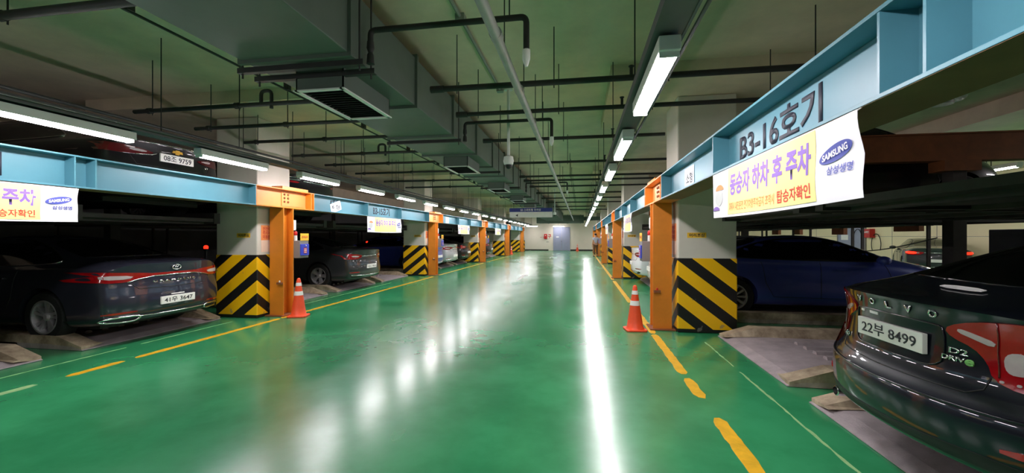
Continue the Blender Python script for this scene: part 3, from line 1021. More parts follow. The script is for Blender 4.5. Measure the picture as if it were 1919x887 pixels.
c0 = make_cone((.86, 6.82, 0), 'orange traffic cone beside the nearest right-hand orange post')
copy_thing(c0, (-5.22, 6.95, 0), .3, 'orange traffic cone beside the nearest left-hand orange post')
x, y = gp(958, 477)
copy_thing(c0, (x, y, 0), .5, 'small orange cone at the foot of the fourth left-hand post')
copy_thing(c0, (wx(1082, 43.0), 43.0, 0), .2, 'small far cone before the end wall right of the door')
copy_thing(c0, (wx(1116, 42.6), 42.6, 0), .2, 'farthest small cone by the right end of the far wall')

# ------------------------------------------------------------------ parking trays
TW = 2.1


def make_tray(lab, loc, rz, lower=True, group=None):
    """local x runs into the bay from the front edge, y across"""
    t = thing('parking_tray', lab, 'parking tray', loc, rz, group)
    L = 5.3
    h = TW / 2
    mb = MB()
    z0, z1 = (.004, .07) if lower else (-.1, .0)
    zz = 0 if not lower else 0
    if lower:
        mb.prism([(0, .004), (0, .012), (.14, .05), (.55, .07), (L, .07), (L, .004)], 1, -h, h)
    else:
        mb.box(0, L, -h, h, -.06, 0)
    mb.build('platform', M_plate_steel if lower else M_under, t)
    if lower:
        for s in (-1, 1):
            mb = MB()
            a, b, c, d = s * h, s * (h - .02), s * (h - .2), s * (h - .26)
            # raised side guard with sloped front end
            prof = lambda k: [(a, .004), (a, .05 + .13 * k), (c, .06 + .12 * k), (d, .05 + .02 * k)]
            xs = [(.02, .0), (.42, 1.), (L, 1.)]
            rings = [[mb.bm.verts.new((x, p[0], p[1])) for p in prof(k)] for x, k in xs]
            for r1, r2 in zip(rings, rings[1:]):
                for q in range(4): mb.bm.faces.new((r1[q], r1[(q + 1) % 4], r2[(q + 1) % 4], r2[q]))
            mb.bm.faces.new(rings[0])
            mb.bm.faces.new(rings[-1])
            g = mb.build('side_guard', M_tan if True else None, t)
        mb = MB()
        for q in range(5):
            y = -.44 + q * .22
            mb.prism([(y - .05, .07), (y - .03, .105), (y + .03, .105), (y + .05, .07)], 0, .78, L - .3)
        mb.build('raised_rib', M_plate_steel, t)
    else:
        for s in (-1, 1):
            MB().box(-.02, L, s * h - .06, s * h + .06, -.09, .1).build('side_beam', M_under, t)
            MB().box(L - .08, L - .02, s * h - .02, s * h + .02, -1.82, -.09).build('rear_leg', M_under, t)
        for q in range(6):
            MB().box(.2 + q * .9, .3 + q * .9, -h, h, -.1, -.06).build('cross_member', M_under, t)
    return t


def tray_name(side, b, s):
    return {0: 'nearest', 1: 'second', 2: 'third', 3: 'fourth'}[b], {0: 'first', 1: 'middle', 2: 'last'}[s]


TX = {'left': -6.42, 'right': 2.03}
protoL = {}
SLOT = {}
for side in ('left', 'right'):
    for b in range(4):
        y0 = 6.65 + 8.2 * (b - 1)
        for s in range(3):
            yc = y0 + 1.95 + 2.5 * s + (.08 if side == 'left' else .2) - .06
            SLOT[(side, b, s)] = yc
            bn, sn = tray_name(side, b, s)
            rz = math.pi if side == 'left' else 0
            for lower in (True, False):
                if yc < 1.0 and not lower and side == 'left': pass
                if yc < 0: continue
                lab = '%s %s tray of the %s bay on the %s' % (sn, 'lower steel' if lower else 'raised dark', bn, side)
                z = 0 if lower else 1.82
                g = ('lower' if lower else 'raised') + ' parking trays'
                x = TX[side] if lower else TX[side] + (-.1 if side == 'left' else .1)
                if lower not in protoL:
                    protoL[lower] = make_tray(lab, (x, yc, z), rz, lower, g)
                else:
                    copy_thing(protoL[lower], (x, yc, z), rz, lab)

# rear support frames of the lifts
for side, sg in (('right', 1), ('left', -1)):
    for i in range(1, 4):
        if side == 'left' and i > 2: continue
        y = POSTY[i] + .35
        nm = {1: 'nearest', 2: 'second', 3: 'third'}[i]
        xx = (lambda v: v) if sg > 0 else (lambda v: -v - 4.35)
        t = thing('lift_frame', 'rusty rear lift frame on the %s column line of the %s row' % (nm, side), 'lift frame', (0, y, 0), 0, 'rear lift frames')
        a, b = sorted((xx(2.45), xx(7.2)))
        if side == 'right':
            MB().box(a, b, -.1, .1, 2.66, 3.06).build('cross_beam', M_rust, t, bevel=.004)
            MB().box(a, b, -.14, .14, 3.06, 3.08).build('top_plate', M_rust, t)
        p = sorted((xx(5.6), xx(5.78)))
        MB().box(p[0], p[1], -.1, .1, 0, 2.66).build('rear_post', M_under, t, bevel=.004)
        MB().box(p[0] - .15, p[1] + .15, -.15, .15, 2.5, 2.66).build('bracket', M_rust, t)
# orange guide plates hanging from the raised trays of the right row
for j, (px, pw) in enumerate(((1455, 14), (1495, 14), (1573, 20), (1702, 34))):
    x, y = gp(px, 425, 1.62)
    S_ = [(7.6, None)]
    u = (px - 959.5) / FPX
    S, C = math.sin(YAW), math.cos(YAW)
    X = 7.513
    f = X / (u * C - S)
    Y = f * (u * S + C)
    ww = pw / FPX * f
    t = thing('steel_stub', '%s orange-brown steel stub hanging over the blue sedan, counted from the column' % NTH[j] if j else 'orange-brown steel stub nearest the column over the blue sedan', 'steel stub', (X, Y, 0), 0, 'stubs below the raised trays')
    zb_ = 1.5 + (443.5 - (440 if j < 3 else 434)) * f / FPX
    MB().box(-.05, .05, -ww * .9, ww * .9, zb_, 2.0).build('plate', M_rust, t)
    MB().box(-.08, .08, -ww * 1.1, ww * 1.1, 1.9, 2.0).build('cap_plate', M_rust, t)

# ------------------------------------------------------------------ wall behind the right-hand bays
def on_right(px, py, X=XR):
    u = (px - 959.5) / FPX
    S, C = math.sin(YAW), math.cos(YAW)
    f = X / (u * C - S)
    return f * (u * S + C), 1.5 + (443.5 - py) * f / FPX


ya, _ = on_right(1622, 440)
yb, _ = on_right(1572, 440)
d = thing('door_2', 'grey door in the cream wall behind the blue sedan', 'door', (XR, (ya + yb) / 2, 0))
d['kind'] = 'structure'
hw = abs(yb - ya) / 2
MB().box(-.04, 0, -hw, hw, 0, 2.2).build('door_leaf', M_doorp, d)
MB().box(-.06, 0, -hw - .08, -hw, 0, 2.28).box(-.06, 0, hw, hw + .08, 0, 2.28).box(-.06, 0, -hw, hw, 2.2, 2.28).build('door_frame', M_gray_box, d)
MB().box(-.045, -.04, hw * .2, hw * .75, 1.3, 1.6).build('door_sign', M_paper, d)
y, z = on_right(1634, 437)
t = thing('hose_cabinet', 'red box on the cream wall right of the grey door', 'fire box', (XR - .16, y, z))
MB().box(-.1, .15, -.25, .25, -.25, .22).build('cabinet', M_red, t, bevel=.01)
text_obj('lettering', '소화전', M_refl, (-.104, 0, .05), (0, -1, 0), (0, 0, 1), .34, .12, .002, .03, t)
for j, (px, py, lab) in enumerate(((1610, 450, 'black charging cable loop hanging beside the grey door'), (1645, 460, 'black hose loop below the red wall box'))):
    y, z = on_right(px, py)
    o = MB().tube([(XR - .08, y + .35 * math.cos(a), z + .05 + .55 * math.sin(a)) for a in [math.pi * q / 16 for q in range(-3, 20)]], .018, 8).build('hanging_cable', M_black)
    tag(o, lab, 'cable')
for j, px in enumerate((1672, 1756, 1530)):
    y, z = on_right(px, 440)
    structure(MB().box(XR - .006, XR, y - .012, y + .012, 0, ZC).build('trim_1' if j == 0 else 'trim_%d' % (j + 1), M_gray_box))
structure(MB().box(XR - .006, XR, 2, 40, 1.49, 1.505).build('trim_4', M_gray_box))
# sagging chain
pa, pb = (7.1, on_right(1560, 470, 7.1)), (7.1, on_right(1756, 446, 7.1))
pts = []
for q in range(41):
    s = q / 40
    y = pa[1][0] + (pb[1][0] - pa[1][0]) * s
    z = pa[1][1] + (pb[1][1] - pa[1][1]) * s - .12 * math.sin(math.pi * s)
    pts.append((7.1, y, z))
o = MB().tube(pts, .012, 6).build('safety_chain', M_iron)
tag(o, 'sagging dark chain strung behind the blue sedan', 'chain')
# grey machine block behind the navy sedan
y, z = on_right(1885, 450, 7.6)
t = thing('machine_cabinet', 'dark grey machine cabinet behind the navy sedan roof', 'cabinet', (7.6, y, 0))
MB().box(0, .5, -.9, .32, 0, 1.63).build('housing', mat('dim_grey', (78, 78, 80), .6, noise=.1), t, bevel=.01)
MB().box(-.012, 0, -.8, .22, .1, 1.53).build('door', mat('dim_grey', (78, 78, 80)), t)
# round ceiling fixture over the right bays
x, y = gp(1765, 186, ZC - .05)
t = thing('ceiling_disc', 'round grey ceiling plate seen above the right-hand lift frame', 'ceiling plate', (x, y, ZC - .1))
MB().lathe([(.26, 0), (.3, .04), (.3, .1)], 28).build('disc', M_pipe, t, smooth=True)
MB().lathe([(.14, -.05), (.16, 0)], 20).build('core', M_pipe, t, smooth=True)

# ------------------------------------------------------------------ cars
def lerp_table(tab, x):
    if x <= tab[0][0]: return tab[0][1]
    for (a, p), (b, q) in zip(tab, tab[1:]):
        if x <= b:
            s = (x - a) / (b - a)
            return p + (q - p) * s
    return tab[-1][1]


def smooth_poly(p, n=2):
    for _ in range(n):
        q = []
        for i in range(len(p)):
            a, b = p[i], p[(i + 1) % len(p)]
            q += [(a[0] * .75 + b[0] * .25, a[1] * .75 + b[1] * .25), (a[0] * .25 + b[0] * .75, a[1] * .25 + b[1] * .75)]
        p = q
    return p


SEDAN = dict(
    L=4.9, hw=.93, wb=2.84, ro=1.10, wr=.345,
    zc=[(0, 1.05), (.12, 1.075), (.35, 1.09), (.6, 1.10), (.85, 1.14), (1.3, 1.29), (1.75, 1.41), (2.2, 1.462), (2.7, 1.455), (3.05, 1.36), (3.6, 1.10), (3.78, 1.02), (4.15, .965), (4.5, .89), (4.75, .78), (4.9, .70)],
    zb=[(0, .96), (.35, 1.0), (.8, 1.01), (1.6, .98), (3.0, .95), (3.9, .91), (4.5, .80), (4.9, .64)],
    wbelt=[(0, .80), (.35, .845), (.9, .87), (1.6, .885), (3.2, .885), (3.9, .86), (4.5, .76), (4.9, .58)],
    wmax=[(0, .86), (.3, .905), (.8, .93), (1.3, .93), (3.6, .93), (4.2, .915), (4.6, .84), (4.9, .70)],
    wrail=[(0, .62), (.8, .63), (1.3, .60), (1.8, .575), (2.6, .585), (3.1, .62), (3.7, .70), (4.2, .62), (4.9, .40)],
    zbot=[(0, .26), (.25, .24), (.6, .2), (4.3, .2), (4.7, .24), (4.9, .32)],
    rear=[(.2, .10), (.34, .03), (.46, 0.), (.62, .0), (.68, .035), (.8, .06), (.95, .05), (1.05, .03), (1.2, .06)],
    front=[(.2, .06), (.4, 0), (.6, .02), (.75, .10), (1.0, .2)],
    crown=.17, glass=((.62, .60), (.9, .60), (1.66, .50)),
    win=[(.98, 1.075), (1.12, 1.14), (1.5, 1.29), (1.95, 1.385), (2.5, 1.395), (2.9, 1.34), (3.35, 1.14), (3.55, 1.02), (3.5, .985), (2.4, 1.0), (1.2, 1.04)])


def body_mesh(T):
    L = T['L']
    xs = [0, .16, .36, .62, .9, 1.3, 1.75, 2.2, 2.7, 3.05, 3.4, 3.72, 4.1, 4.45, 4.72, 4.9]
    xs = [x * L / 4.9 if x > 1 else x for x in xs]
    bm = bmesh.new()

    def half(x, y_only=False):
        zc, zb, wbl, wm, wrl, zt = (lerp_table(T[k], x * 4.9 / L if x > 1 else x) for k in ('zc', 'zb', 'wbelt', 'wmax', 'wrail', 'zbot'))
        h = T['hw'] / .93
        wbl, wm, wrl = wbl * h, wm * h, wrl * h
        zs = T.get('zs', 1.0)
        pts = [(0, zt), ((wm - .1) * .3, zt), ((wm - .1) * .6, zt), ((wm - .1) * .85, zt), (wm - .07, zt)]      # bottom
        r1, r2 = T.get('ledge', (zt + .25, .5 * (zt + .25) + .5 * (zb - .1)))
        pts += [(wm - .015, zt + .09), (wm, r1), (wm - (.012 if 'ledge' in T else 0), r2), (wm - .006, zb - .12), (wbl + .02, zb - .03)]
        pts += [(wbl - .005, zb)]
        rail = (wrl, zb + (zc - zb) * .90)
        pts += [((wbl + rail[0]) / 2 + .012, (zb + rail[1]) / 2), rail, (wrl * .55, zc - (zc - zb) * .02), (0, zc)]
        return pts

    def shift(prof, z): return lerp_table(prof, z)
    rings = []
    n = len(xs)
    for i, x in enumerate(xs):
        p = half(x)
        ring = []
        wref = max(q[0] for q in p)
        for (y, z) in p:
            if i == 0: X = shift(T['rear'], z) + T['crown'] * (abs(y) / wref) ** 2.6
            elif i == n - 1: X = L - shift(T['front'], z) - .22 * (abs(y) / wref) ** 2.2
            else: X = x
            if i == 1: X = max(X, shift(T['rear'], z) + T['crown'] * (abs(y) / wref) ** 2.6 + .06)
            if i == n - 2: X = min(X, L - shift(T['front'], z) - .22 * (abs(y) / wref) ** 2.2 - .06)
            ring.append((X, y, z))
        rings.append(ring)
    m = len(rings[0])
    V = []
    for ring in rings:
        left = [bm.verts.new(p) for p in ring]
        right = [left[k] if k in (0, m - 1) else bm.verts.new((ring[k][0], -ring[k][1], ring[k][2])) for k in range(m)]
        V.append((left, right))
    for a, b in zip(V, V[1:]):
        for s in (0, 1):
            for k in range(m - 1):
                q = (a[s][k], a[s][k + 1], b[s][k + 1], b[s][k])
                bm.faces.new(q if s else q[::-1])
    # end patches: rows along the side points 4..10, columns along the bottom 0..4 / top 10..14
    for idx, prof, sgn in ((0, T['rear'], 1), (n - 1, T['front'], -1)):
        left, right = V[idx]
        rows = list(range(4, 11))
        grid = []
        for r in rows:
            row = []
            for c in range(-4, 5):
                side = left if c > 0 else right
                ac = abs(c)
                if r == 4: v = side[ac] if ac < 4 else side[4]
                elif r == 10: v = side[14 - ac]
                elif ac == 4: v = side[r]
                else:
                    e = side[r].co
                    fr = [0, .35, .66, .87, 1][ac]
                    s = (r - 4) / 6
                    top, bot = side[14 - ac].co, side[ac].co
                    y = abs(e.y) * fr
                    # keep the columns following the boundary columns
                    y = y * .55 + (abs(bot.y) * (1 - s) + abs(top.y) * s) * .45
                    z = e.z
                    if r == 9: z = e.z * .6 + (top.z - .03) * .4
                    wref = max(abs(side[7].co.y), .01)
                    if sgn > 0: X = lerp_table(prof, z) + T['crown'] * (y / wref) ** 2.6
                    else: X = L - lerp_table(prof, z) - .22 * (y / wref) ** 2.2
                    v = bm.verts.new((X, y if c > 0 else -y, z))
                row.append(v)
            grid.append(row)
        for i in range(len(rows) - 1):
            for j in range(8):
                q = (grid[i][j], grid[i][j + 1], grid[i + 1][j + 1], grid[i + 1][j])
                try: bm.faces.new(q if sgn < 0 else q[::-1])
                except ValueError: pass
    bmesh.ops.recalc_face_normals(bm, faces=bm.faces)
    # crease the shoulder and lip lines
    cl = bm.edges.layers.float.new('crease_edge')
    vs9 = {}
    for li, (left, right) in enumerate(V):
        for s in (left, right):
            for k in (4, 9, 10): vs9.setdefault(s[k], (li, k))
    for e in bm.edges:
        a, b = vs9.get(e.verts[0]), vs9.get(e.verts[1])
        if a and b and a[1] == b[1] and a[1] == 10: e[cl] = .35
    tops = set(V[0][0][10:] + V[0][1][10:])
    for e in bm.edges:
        if e.verts[0] in tops and e.verts[1] in tops: e[cl] = T.get('lip', .55)
    return bm


def eval_mesh(o):
    dg = bpy.context.evaluated_depsgraph_get()
    return bpy.data.meshes.new_from_object(o.evaluated_get(dg))


_BODY = {}


def get_body(key, T):
    if key in _BODY: return _BODY[key]
    bm = body_mesh(T)
    me = bpy.data.meshes.new('body')
    bm.to_mesh(me)
    bm.free()
    o = bpy.data.objects.new('body', me)
    COL.objects.link(o)
    s = o.modifiers.new('s', 'SUBSURF')
    s.levels = s.render_levels = 2
    full = eval_mesh(o)
    b2 = bmesh.new()
    b2.from_mesh(full)
    bvh = BVHTree.FromBMesh(b2)
    b2.free()
    # wheel arches
    cut = MB()
    for xw in (T['ro'], T['ro'] + T['wb']):
        for sy in (-1, 1):
            Mx = Matrix.Translation((xw, sy * (T['hw'] - .30), T['wr'] + .005)) @ Matrix.Rotation(-sy * math.pi / 2, 4, 'X')
            cut.lathe([(T['wr'] + .045, 0), (T['wr'] + .045, .5)], 40, Mx)
    bmesh.ops.recalc_face_normals(cut.bm, faces=cut.bm.faces)
    cme = bpy.data.meshes.new('cut')
    cut.bm.to_mesh(cme)
    co = bpy.data.objects.new('cut', cme)
    COL.objects.link(co)
    b = o.modifiers.new('b', 'BOOLEAN')
    b.operation = 'DIFFERENCE'
    b.object = co
    b.solver = 'EXACT'
    arch = eval_mesh(o)
    bpy.data.objects.remove(o)
    bpy.data.objects.remove(co)
    for p in arch.polygons: p.use_smooth = True
    arch.set_sharp_from_angle(angle=math.radians(50))
    _BODY[key] = (arch, bvh)
    return _BODY[key]


def patch_mesh(bvh, poly, axis, sgn, off=.004, res=.05, depth=.012, bm=None):
    """a shell laid on the body: polygon in the two other axes, cast along the axis (sgn = direction of the rays)"""
    if bm is None:
        bm = bmesh.new()
        bm.faces.new([bm.verts.new((p[0], p[1], 0)) for p in poly])
        xs, ys = [p[0] for p in poly], [p[1] for p in poly]
        for lo, hi, nrm in ((min(xs), max(xs), (1, 0, 0)), (min(ys), max(ys), (0, 1, 0))):
            k = max(1, int((hi - lo) / res))
            for i in range(1, k):
                c = lo + (hi - lo) * i / k
                bmesh.ops.bisect_plane(bm, geom=bm.verts[:] + bm.edges[:] + bm.faces[:], plane_co=Vector(nrm) * c, plane_no=nrm)
    bmesh.ops.triangulate(bm, faces=[f for f in bm.faces if len(f.verts) > 4])
    ns = {}
    for v in bm.verts:
        a, b = v.co.x, v.co.y
        o = {0: Vector((0, a, b)), 1: Vector((a, 0, b)), 2: Vector((a, b, 0))}[axis]
        d = Vector((0, 0, 0))
        d[axis] = sgn
        h, nn, _, _ = bvh.ray_cast(o - d * 12, d)
        if h is None:
            o2 = o.copy()
            o2[axis] = -sgn * .0
            h, nn, _, _ = bvh.find_nearest(o2 if axis != 1 else o - d * .9)
        if nn.dot(d) > 0: nn = -nn
        v.co = h + nn * off
        ns[v] = nn
    g = bmesh.ops.extrude_face_region(bm, geom=list(bm.faces))
    new = [e for e in g['geom'] if isinstance(e, bmesh.types.BMVert)]
    if depth:
        kd = [(v.co.copy(), ns[v]) for v in ns]
        from mathutils.kdtree import KDTree
        kt = KDTree(len(kd))
        for i, (c, _) in enumerate(kd): kt.insert(c, i)
        kt.balance()
        for v in new:
            v.co = v.co - kd[kt.find(v.co)[1]][1] * depth
    bmesh.ops.recalc_face_normals(bm, faces=bm.faces)
    return bm


def patch(name, bvh, poly, axis, sgn, m, parent, off=.004, res=.05, depth=.012):
    bm = patch_mesh(bvh, poly, axis, sgn, off, res, depth)
    me = bpy.data.meshes.new(name)
    bm.to_mesh(me)
    bm.free()
    for p in me.polygons: p.use_smooth = True
    me.set_sharp_from_angle(angle=math.radians(45))
    return link(name, me, m, parent)


def strip(name, bvh, pts, axis, sgn, wd, m, parent, off=.005, closed=False):
    """thin bead along a line of points on the body"""
    path = []
    P = list(pts)
    if closed: P.append(P[0])
    for a, b in zip(P, P[1:]):
        k = max(1, int(math.hypot(b[0] - a[0], b[1] - a[1]) / .04))
        path += [(a[0] + (b[0] - a[0]) * i / k, a[1] + (b[1] - a[1]) * i / k) for i in range(k)]
    if not closed: path.append(P[-1])
    out = []
    for a, b in path:
        o = {0: Vector((0, a, b)), 1: Vector((a, 0, b)), 2: Vector((a, b, 0))}[axis]
        d = Vector((0, 0, 0))
        d[axis] = sgn
        h, nn, _, _ = bvh.ray_cast(o - d * 12, d)
        if h is None: continue
        if nn.dot(d) > 0: nn = -nn
        out.append(h + nn * off)
    return MB().tube(out, wd, 6, closed=closed).build(name, m, parent, smooth='all')


def rtext(name, bvh, s, c, z, wd, h, m, parent, bold=.02, off=.002, ext=.006, shear=0., tilt=0.):
    """lettering on the rear: reads to the right seen from behind (towards -y)"""
    bm = text_bm(s, wd, h, 0, bold, shear)
    for v in bm.verts:
        x, y = v.co.x, v.co.y
        v.co = Vector((c - x, z + y + x * tilt, 0))
    bm = patch_mesh(bvh, None, 0, 1, off + ext, .05, ext, bm)
    me = bpy.data.meshes.new(name)
    bm.to_mesh(me)
    bm.free()
    return link(name, me, m, parent)


_WHEEL = {}


def add_wheel(parent, T, x, sy, style):
    r = T['wr']
    key = (style, round(r, 3))
    if key not in _WHEEL:
        rim = r * .66
        M = Matrix.Rotation(math.pi / 2, 4, 'X')         # axis along -y: outer face at -y
        mb = MB()
        mb.lathe([(rim, -.1), (r - .03, -.105), (r - .006, -.08), (r, -.04), (r, .04), (r - .006, .08), (r - .03, .105), (rim, .1), (rim - .01, .06), (rim - .01, -.06), (rim, -.1)], 36, M, cap=False)
        t = mb.build('tire', M_tire, None, smooth=True)
        mb = MB()
        mb.lathe([(rim - .012, -.09), (rim + .004, .085), (rim + .004, .1), (rim - .02, .1), (rim - .03, .05), (rim - .045, -.02)], 36, M, cap=False)
        mb.lathe([(.0, .085), (.03, .085), (.055, .07), (.06, .03)], 16, M, cap=False)
        ns = {'five_twin': 10, 'ten': 10, 'five': 5, 'seven': 7}[style]
        for k in range(ns):
            a = 2 * math.pi * (k // 2) / 5 + (k % 2) * .36 if style == 'five_twin' else 2 * math.pi * k / ns
            wdt = {'five_twin': .022, 'ten': .02, 'five': .05, 'seven': .034}[style]
            Mr = M @ Matrix.Rotation(a, 4, 'Z')
            pts = [(.045, -wdt * .8, .045), (rim - .02, -wdt * 1.3, .06), (rim - .02, wdt * 1.3, .06), (.045, wdt * .8, .045)]
            lo = [mb.bm.verts.new(Mr @ Vector((p[0], p[1], p[2] - .03))) for p in pts]
            hi = [mb.bm.verts.new(Mr @ Vector((p[0], p[1] * .8, p[2] + .018))) for p in pts]
            mb.bm.faces.new(hi)
            for q in range(4): mb.bm.faces.new((lo[q], lo[(q + 1) % 4], hi[(q + 1) % 4], hi[q]))
        rm = mb.build('rim', M_rim, None)
        bd = MB().lathe([(.0, -.02), (rim * .6, -.02), (rim - .05, -.02), (rim - .05, -.03), (0, -.03)], 30, M).build('brake_disc', M_rim_d, None)
        _WHEEL[key] = [(q.name.split('.')[0], q.data) for q in (t, rm, bd)]
        for q in (t, rm, bd): bpy.data.objects.remove(q)
    parts = _WHEEL[key]
    wh = bpy.data.objects.new('wheel', parts[0][1])
    COL.objects.link(wh)
    wh.parent = parent
    wh.location = (x, sy * (T['hw'] - .125), r)
    wh.rotation_euler = (0, 0, 0 if sy < 0 else math.pi)
    for nm, me in parts[1:]:
        o = bpy.data.objects.new(nm, me)
        COL.objects.link(o)
        o.parent = wh
    return wh


def make_car(label, paint, loc, side, key='sedan', T=SEDAN, style='generic', plate=None, wheel='ten', cat='car', group=None):
    t = thing('car', label, cat, loc, math.pi if side == 'left' else 0, group)
    arch, bvh = get_body(key, T)
    b = link('body', arch.copy(), paint, t)
    hw, L = T['hw'], T['L']
    # underbody block and wheel wells
    MB().box(.45, L - .45, -hw + .22, hw - .22, .17, .62).build('underbody', M_trim, t)
    for xw in (T['ro'], T['ro'] + T['wb']):
        for sy in (-1, 1): add_wheel(t, T, xw, sy, wheel)
    # glass
    g = T['glass']
    k = L / 4.9
    rp = smooth_poly([(g[0][0] + .2, g[0][1] * .98), (g[1][0] + .1, g[1][1] * .98), (g[2][0] * k, g[2][1]), (g[2][0] * k + .03, 0), (g[2][0] * k, -g[2][1]), (g[1][0] + .1, -g[1][1] * .98), (g[0][0] + .2, -g[0][1] * .98), (g[0][0] + .14, 0)], 2)
    patch('rear_window', bvh, rp, 2, -1, M_glass, t, .004, .08)
    fp = smooth_poly([(3.0 * k, .56), (3.62 * k, .66), (3.72 * k, 0), (3.62 * k, -.66), (3.0 * k, -.56), (2.93 * k, 0)], 1)
    patch('windshield', bvh, fp, 2, -1, M_glass, t, .004, .08)
    wp = smooth_poly([((x * k if x > 1 else x), z) for x, z in T['win']], 2)
    for sy in (-1, 1):
        patch('side_window', bvh, wp, 1, -sy, M_glass, t, .004, .08)
        strip('window_trim', bvh, wp, 1, -sy, .009, M_chrome if style in ('wide_lamp', 'low_lamp', 'shoulder_lamp') else M_trim, t, closed=True)
        strip('door_seam', bvh, [(1.55 * k, .98), (1.62 * k, .6), (1.75 * k, .36), (3.55 * k, .34), (3.62 * k, .6), (3.5 * k, .95)], 1, -sy, .004, M_trim, t, .001)
        strip('door_seam', bvh, [(2.5 * k, .98), (2.5 * k, .34)], 1, -sy, .004, M_trim, t, .001)
        for xh in (1.75, 2.72):
            patch('door_handle', bvh, smooth_poly([(xh * k, .87), (xh * k + .2, .87), (xh * k + .2, .84), (xh * k, .84)], 1), 1, -sy, M_chrome if style != 'generic' else paint, t, .02, .05, .025)
        # mirror
        mb = MB()
        Mx = Matrix.Translation((3.42 * k, sy * (hw + .05), 1.02)) @ Matrix.Diagonal((.09, .12, .075, 1))
        bmesh.ops.create_icosphere(mb.bm, subdivisions=3, radius=1, matrix=Mx)
        mb.build('mirror', paint, t, smooth='all')
        # front lamp
        patch('head_lamp', bvh, smooth_poly([(-sy * -.46, .70), (-sy * -.74, .74), (-sy * -.74, .64), (-sy * -.46, .63)], 1), 0, -1, M_lwhite, t, .006)
    # rear: style
    def rp2(name, pts, m, off=.006, depth=.02, res=.05, sm=1, mirror=True):
        for s in ((1, -1) if mirror else (1,)):
            patch(name, bvh, smooth_poly([(s * y, z) for y, z in pts], sm), 0, 1, m, t, off, res, depth)

    def plate_at(z, h=.11, wd=.52, tiltx=0.):
        h0, n0, _, _ = bvh.ray_cast(Vector((-5, 0, z)), Vector((1, 0, 0)))
        h1, _, _, _ = bvh.ray_cast(Vector((-5, wd / 2, z)), Vector((1, 0, 0)))
        x = min(h0.x, h1.x) - .012
        p = MB().box(x - .006, x + .02, -wd / 2, wd / 2, z - h / 2, z + h / 2).build('license_plate', M_plate, t, bevel=.003)
        if plate:
            text_obj('lettering', plate, M_pink, (x - .0065, 0, z), (0, -1, 0), (0, 0, 1), wd * .84, h * .66, .0015, .01, p)
        return x
    # trunk seam
    tw = .60 * hw / .93
    if style == 'shoulder_lamp':
        # lamps that start thin on the boot and drop down along the shoulders
        outer = [(.335, .935), (.40, .975), (.52, 1.005), (.70, 1.015), (.85, 1.005), (.97, .985), (.97, .72), (.85, .695), (.62, .70), (.53, .735), (.505, .81), (.455, .865), (.37, .895)]
        rp2('tail_lamp', outer, M_lred, .010, .03, .03)
        rp2('lamp_lens', [(.395, .93), (.46, .908), (.525, .885), (.535, .91), (.47, .933), (.40, .95)], M_lwhite, .014, .01, .03)
        rp2('lamp_lens', [(.555, .868), (.625, .885), (.64, .80), (.63, .778), (.565, .775)], M_lwhite, .014, .01, .02, 2)
        for sd in (1, -1):
            strip('lamp_divider', bvh, [(sd * .545, 1.005), (sd * .54, .87), (sd * .55, .75)], 0, 1, .004, M_lred_d, t, .012)
            for q in range(5): patch('lamp_diode', bvh, smooth_poly([(sd * (.56 + .05 * q + dx), .735 + dz) for dx, dz in ((-.007, -.006), (.007, -.006), (.007, .006), (-.007, .006))], 1), 0, 1, M_lwhite, t, .014, .05, .006)
        for s in (1, -1): strip('seam', bvh, [(s * .52, .74), (s * .51, .68), (s * .46, .648), (s * .0, .643)], 0, 1, .004, M_trim, t, .0)
        rec = smooth_poly([(.30, .945), (.33, .93), (.335, .77), (.29, .725), (.2, .72), (-.2, .72), (-.29, .725), (-.335, .77), (-.33, .93), (-.30, .945), (0, .95)], 1)
        patch('plate_recess', bvh, rec, 0, 1, paint, t, .001, .06, .01)
        strip('recess_edge', bvh, rec, 0, 1, .004, paint, t, .004, closed=True)
        plate_at(.83)
        for ch, yy in zip('VOLVO', (.285, .145, .0, -.145, -.285)): rtext('lettering', bvh, ch, yy, 1.0, .046, .04, M_chrome, t, .02)
        rtext('badge', bvh, 'D2', -.395, .83, .08, .03, M_chrome, t, .02)
        rtext('badge', bvh, 'DRIV', -.375, .79, .10, .026, M_chrome, t, .03)
        rtext('badge', bvh, 'e', -.442, .787, .035, .032, M_green, t, .03)
        rtext('badge', bvh, 'S60', .52, .72, .13, .035, M_chrome, t, .02)
        patch('plate_lamp', bvh, [(.1, .935), (.18, .935), (.18, .92), (.1, .92)], 0, 1, M_refl, t, .006)
        patch('plate_lamp', bvh, [(.24, .935), (.28, .935), (.28, .92), (.24, .92)], 0, 1, M_refl, t, .006)
        patch('bumper_lower', bvh, smooth_poly([(.72, .40), (.80, .33), (.76, .27), (-.76, .27), (-.80, .33), (-.72, .40), (0, .37)], 1), 0, 1, M_trim, t, .004)
        for s in (1, -1): patch('bumper_reflector', bvh, smooth_poly([(s * .62, .46), (s * .82, .47), (s * .82, .44), (s * .62, .43)], 1), 0, 1, M_lred, t, .006)
        strip('bumper_crease', bvh, [(.9, .60), (.6, .585), (0, .58), (-.6, .585), (-.9, .60)], 0, 1, .008, paint, t, .003)
        Mx = Matrix.Translation((.2, .66, .245)) @ Matrix.Rotation(math.pi / 2, 4, 'Y')
        MB().lathe([(.036, .3), (.036, 0), (.03, -.004), (.03, .05)], 20, Mx, cap=False).build('exhaust_tip', M_chrome, t, smooth=True)
        MB().lathe([(.031, .05), (.0, .05)], 20, Mx, cap=False).build('exhaust_bore', M_black, t)
    elif style == 'wide_lamp':
        rp2('tail_lamp', [(.30, .905), (.60, .93), (.86, .95), (1.0, .93), (1.0, .86), (.86, .80), (.62, .80), (.50, .84), (.30, .87)], M_lred, .010, .03, .04)
        patch('lamp_bar', bvh, smooth_poly([(.34, .905), (.34, .872), (0, .872), (-.34, .872), (-.34, .905), (0, .905)], 0), 0, 1, M_lred, t, .009, .06)
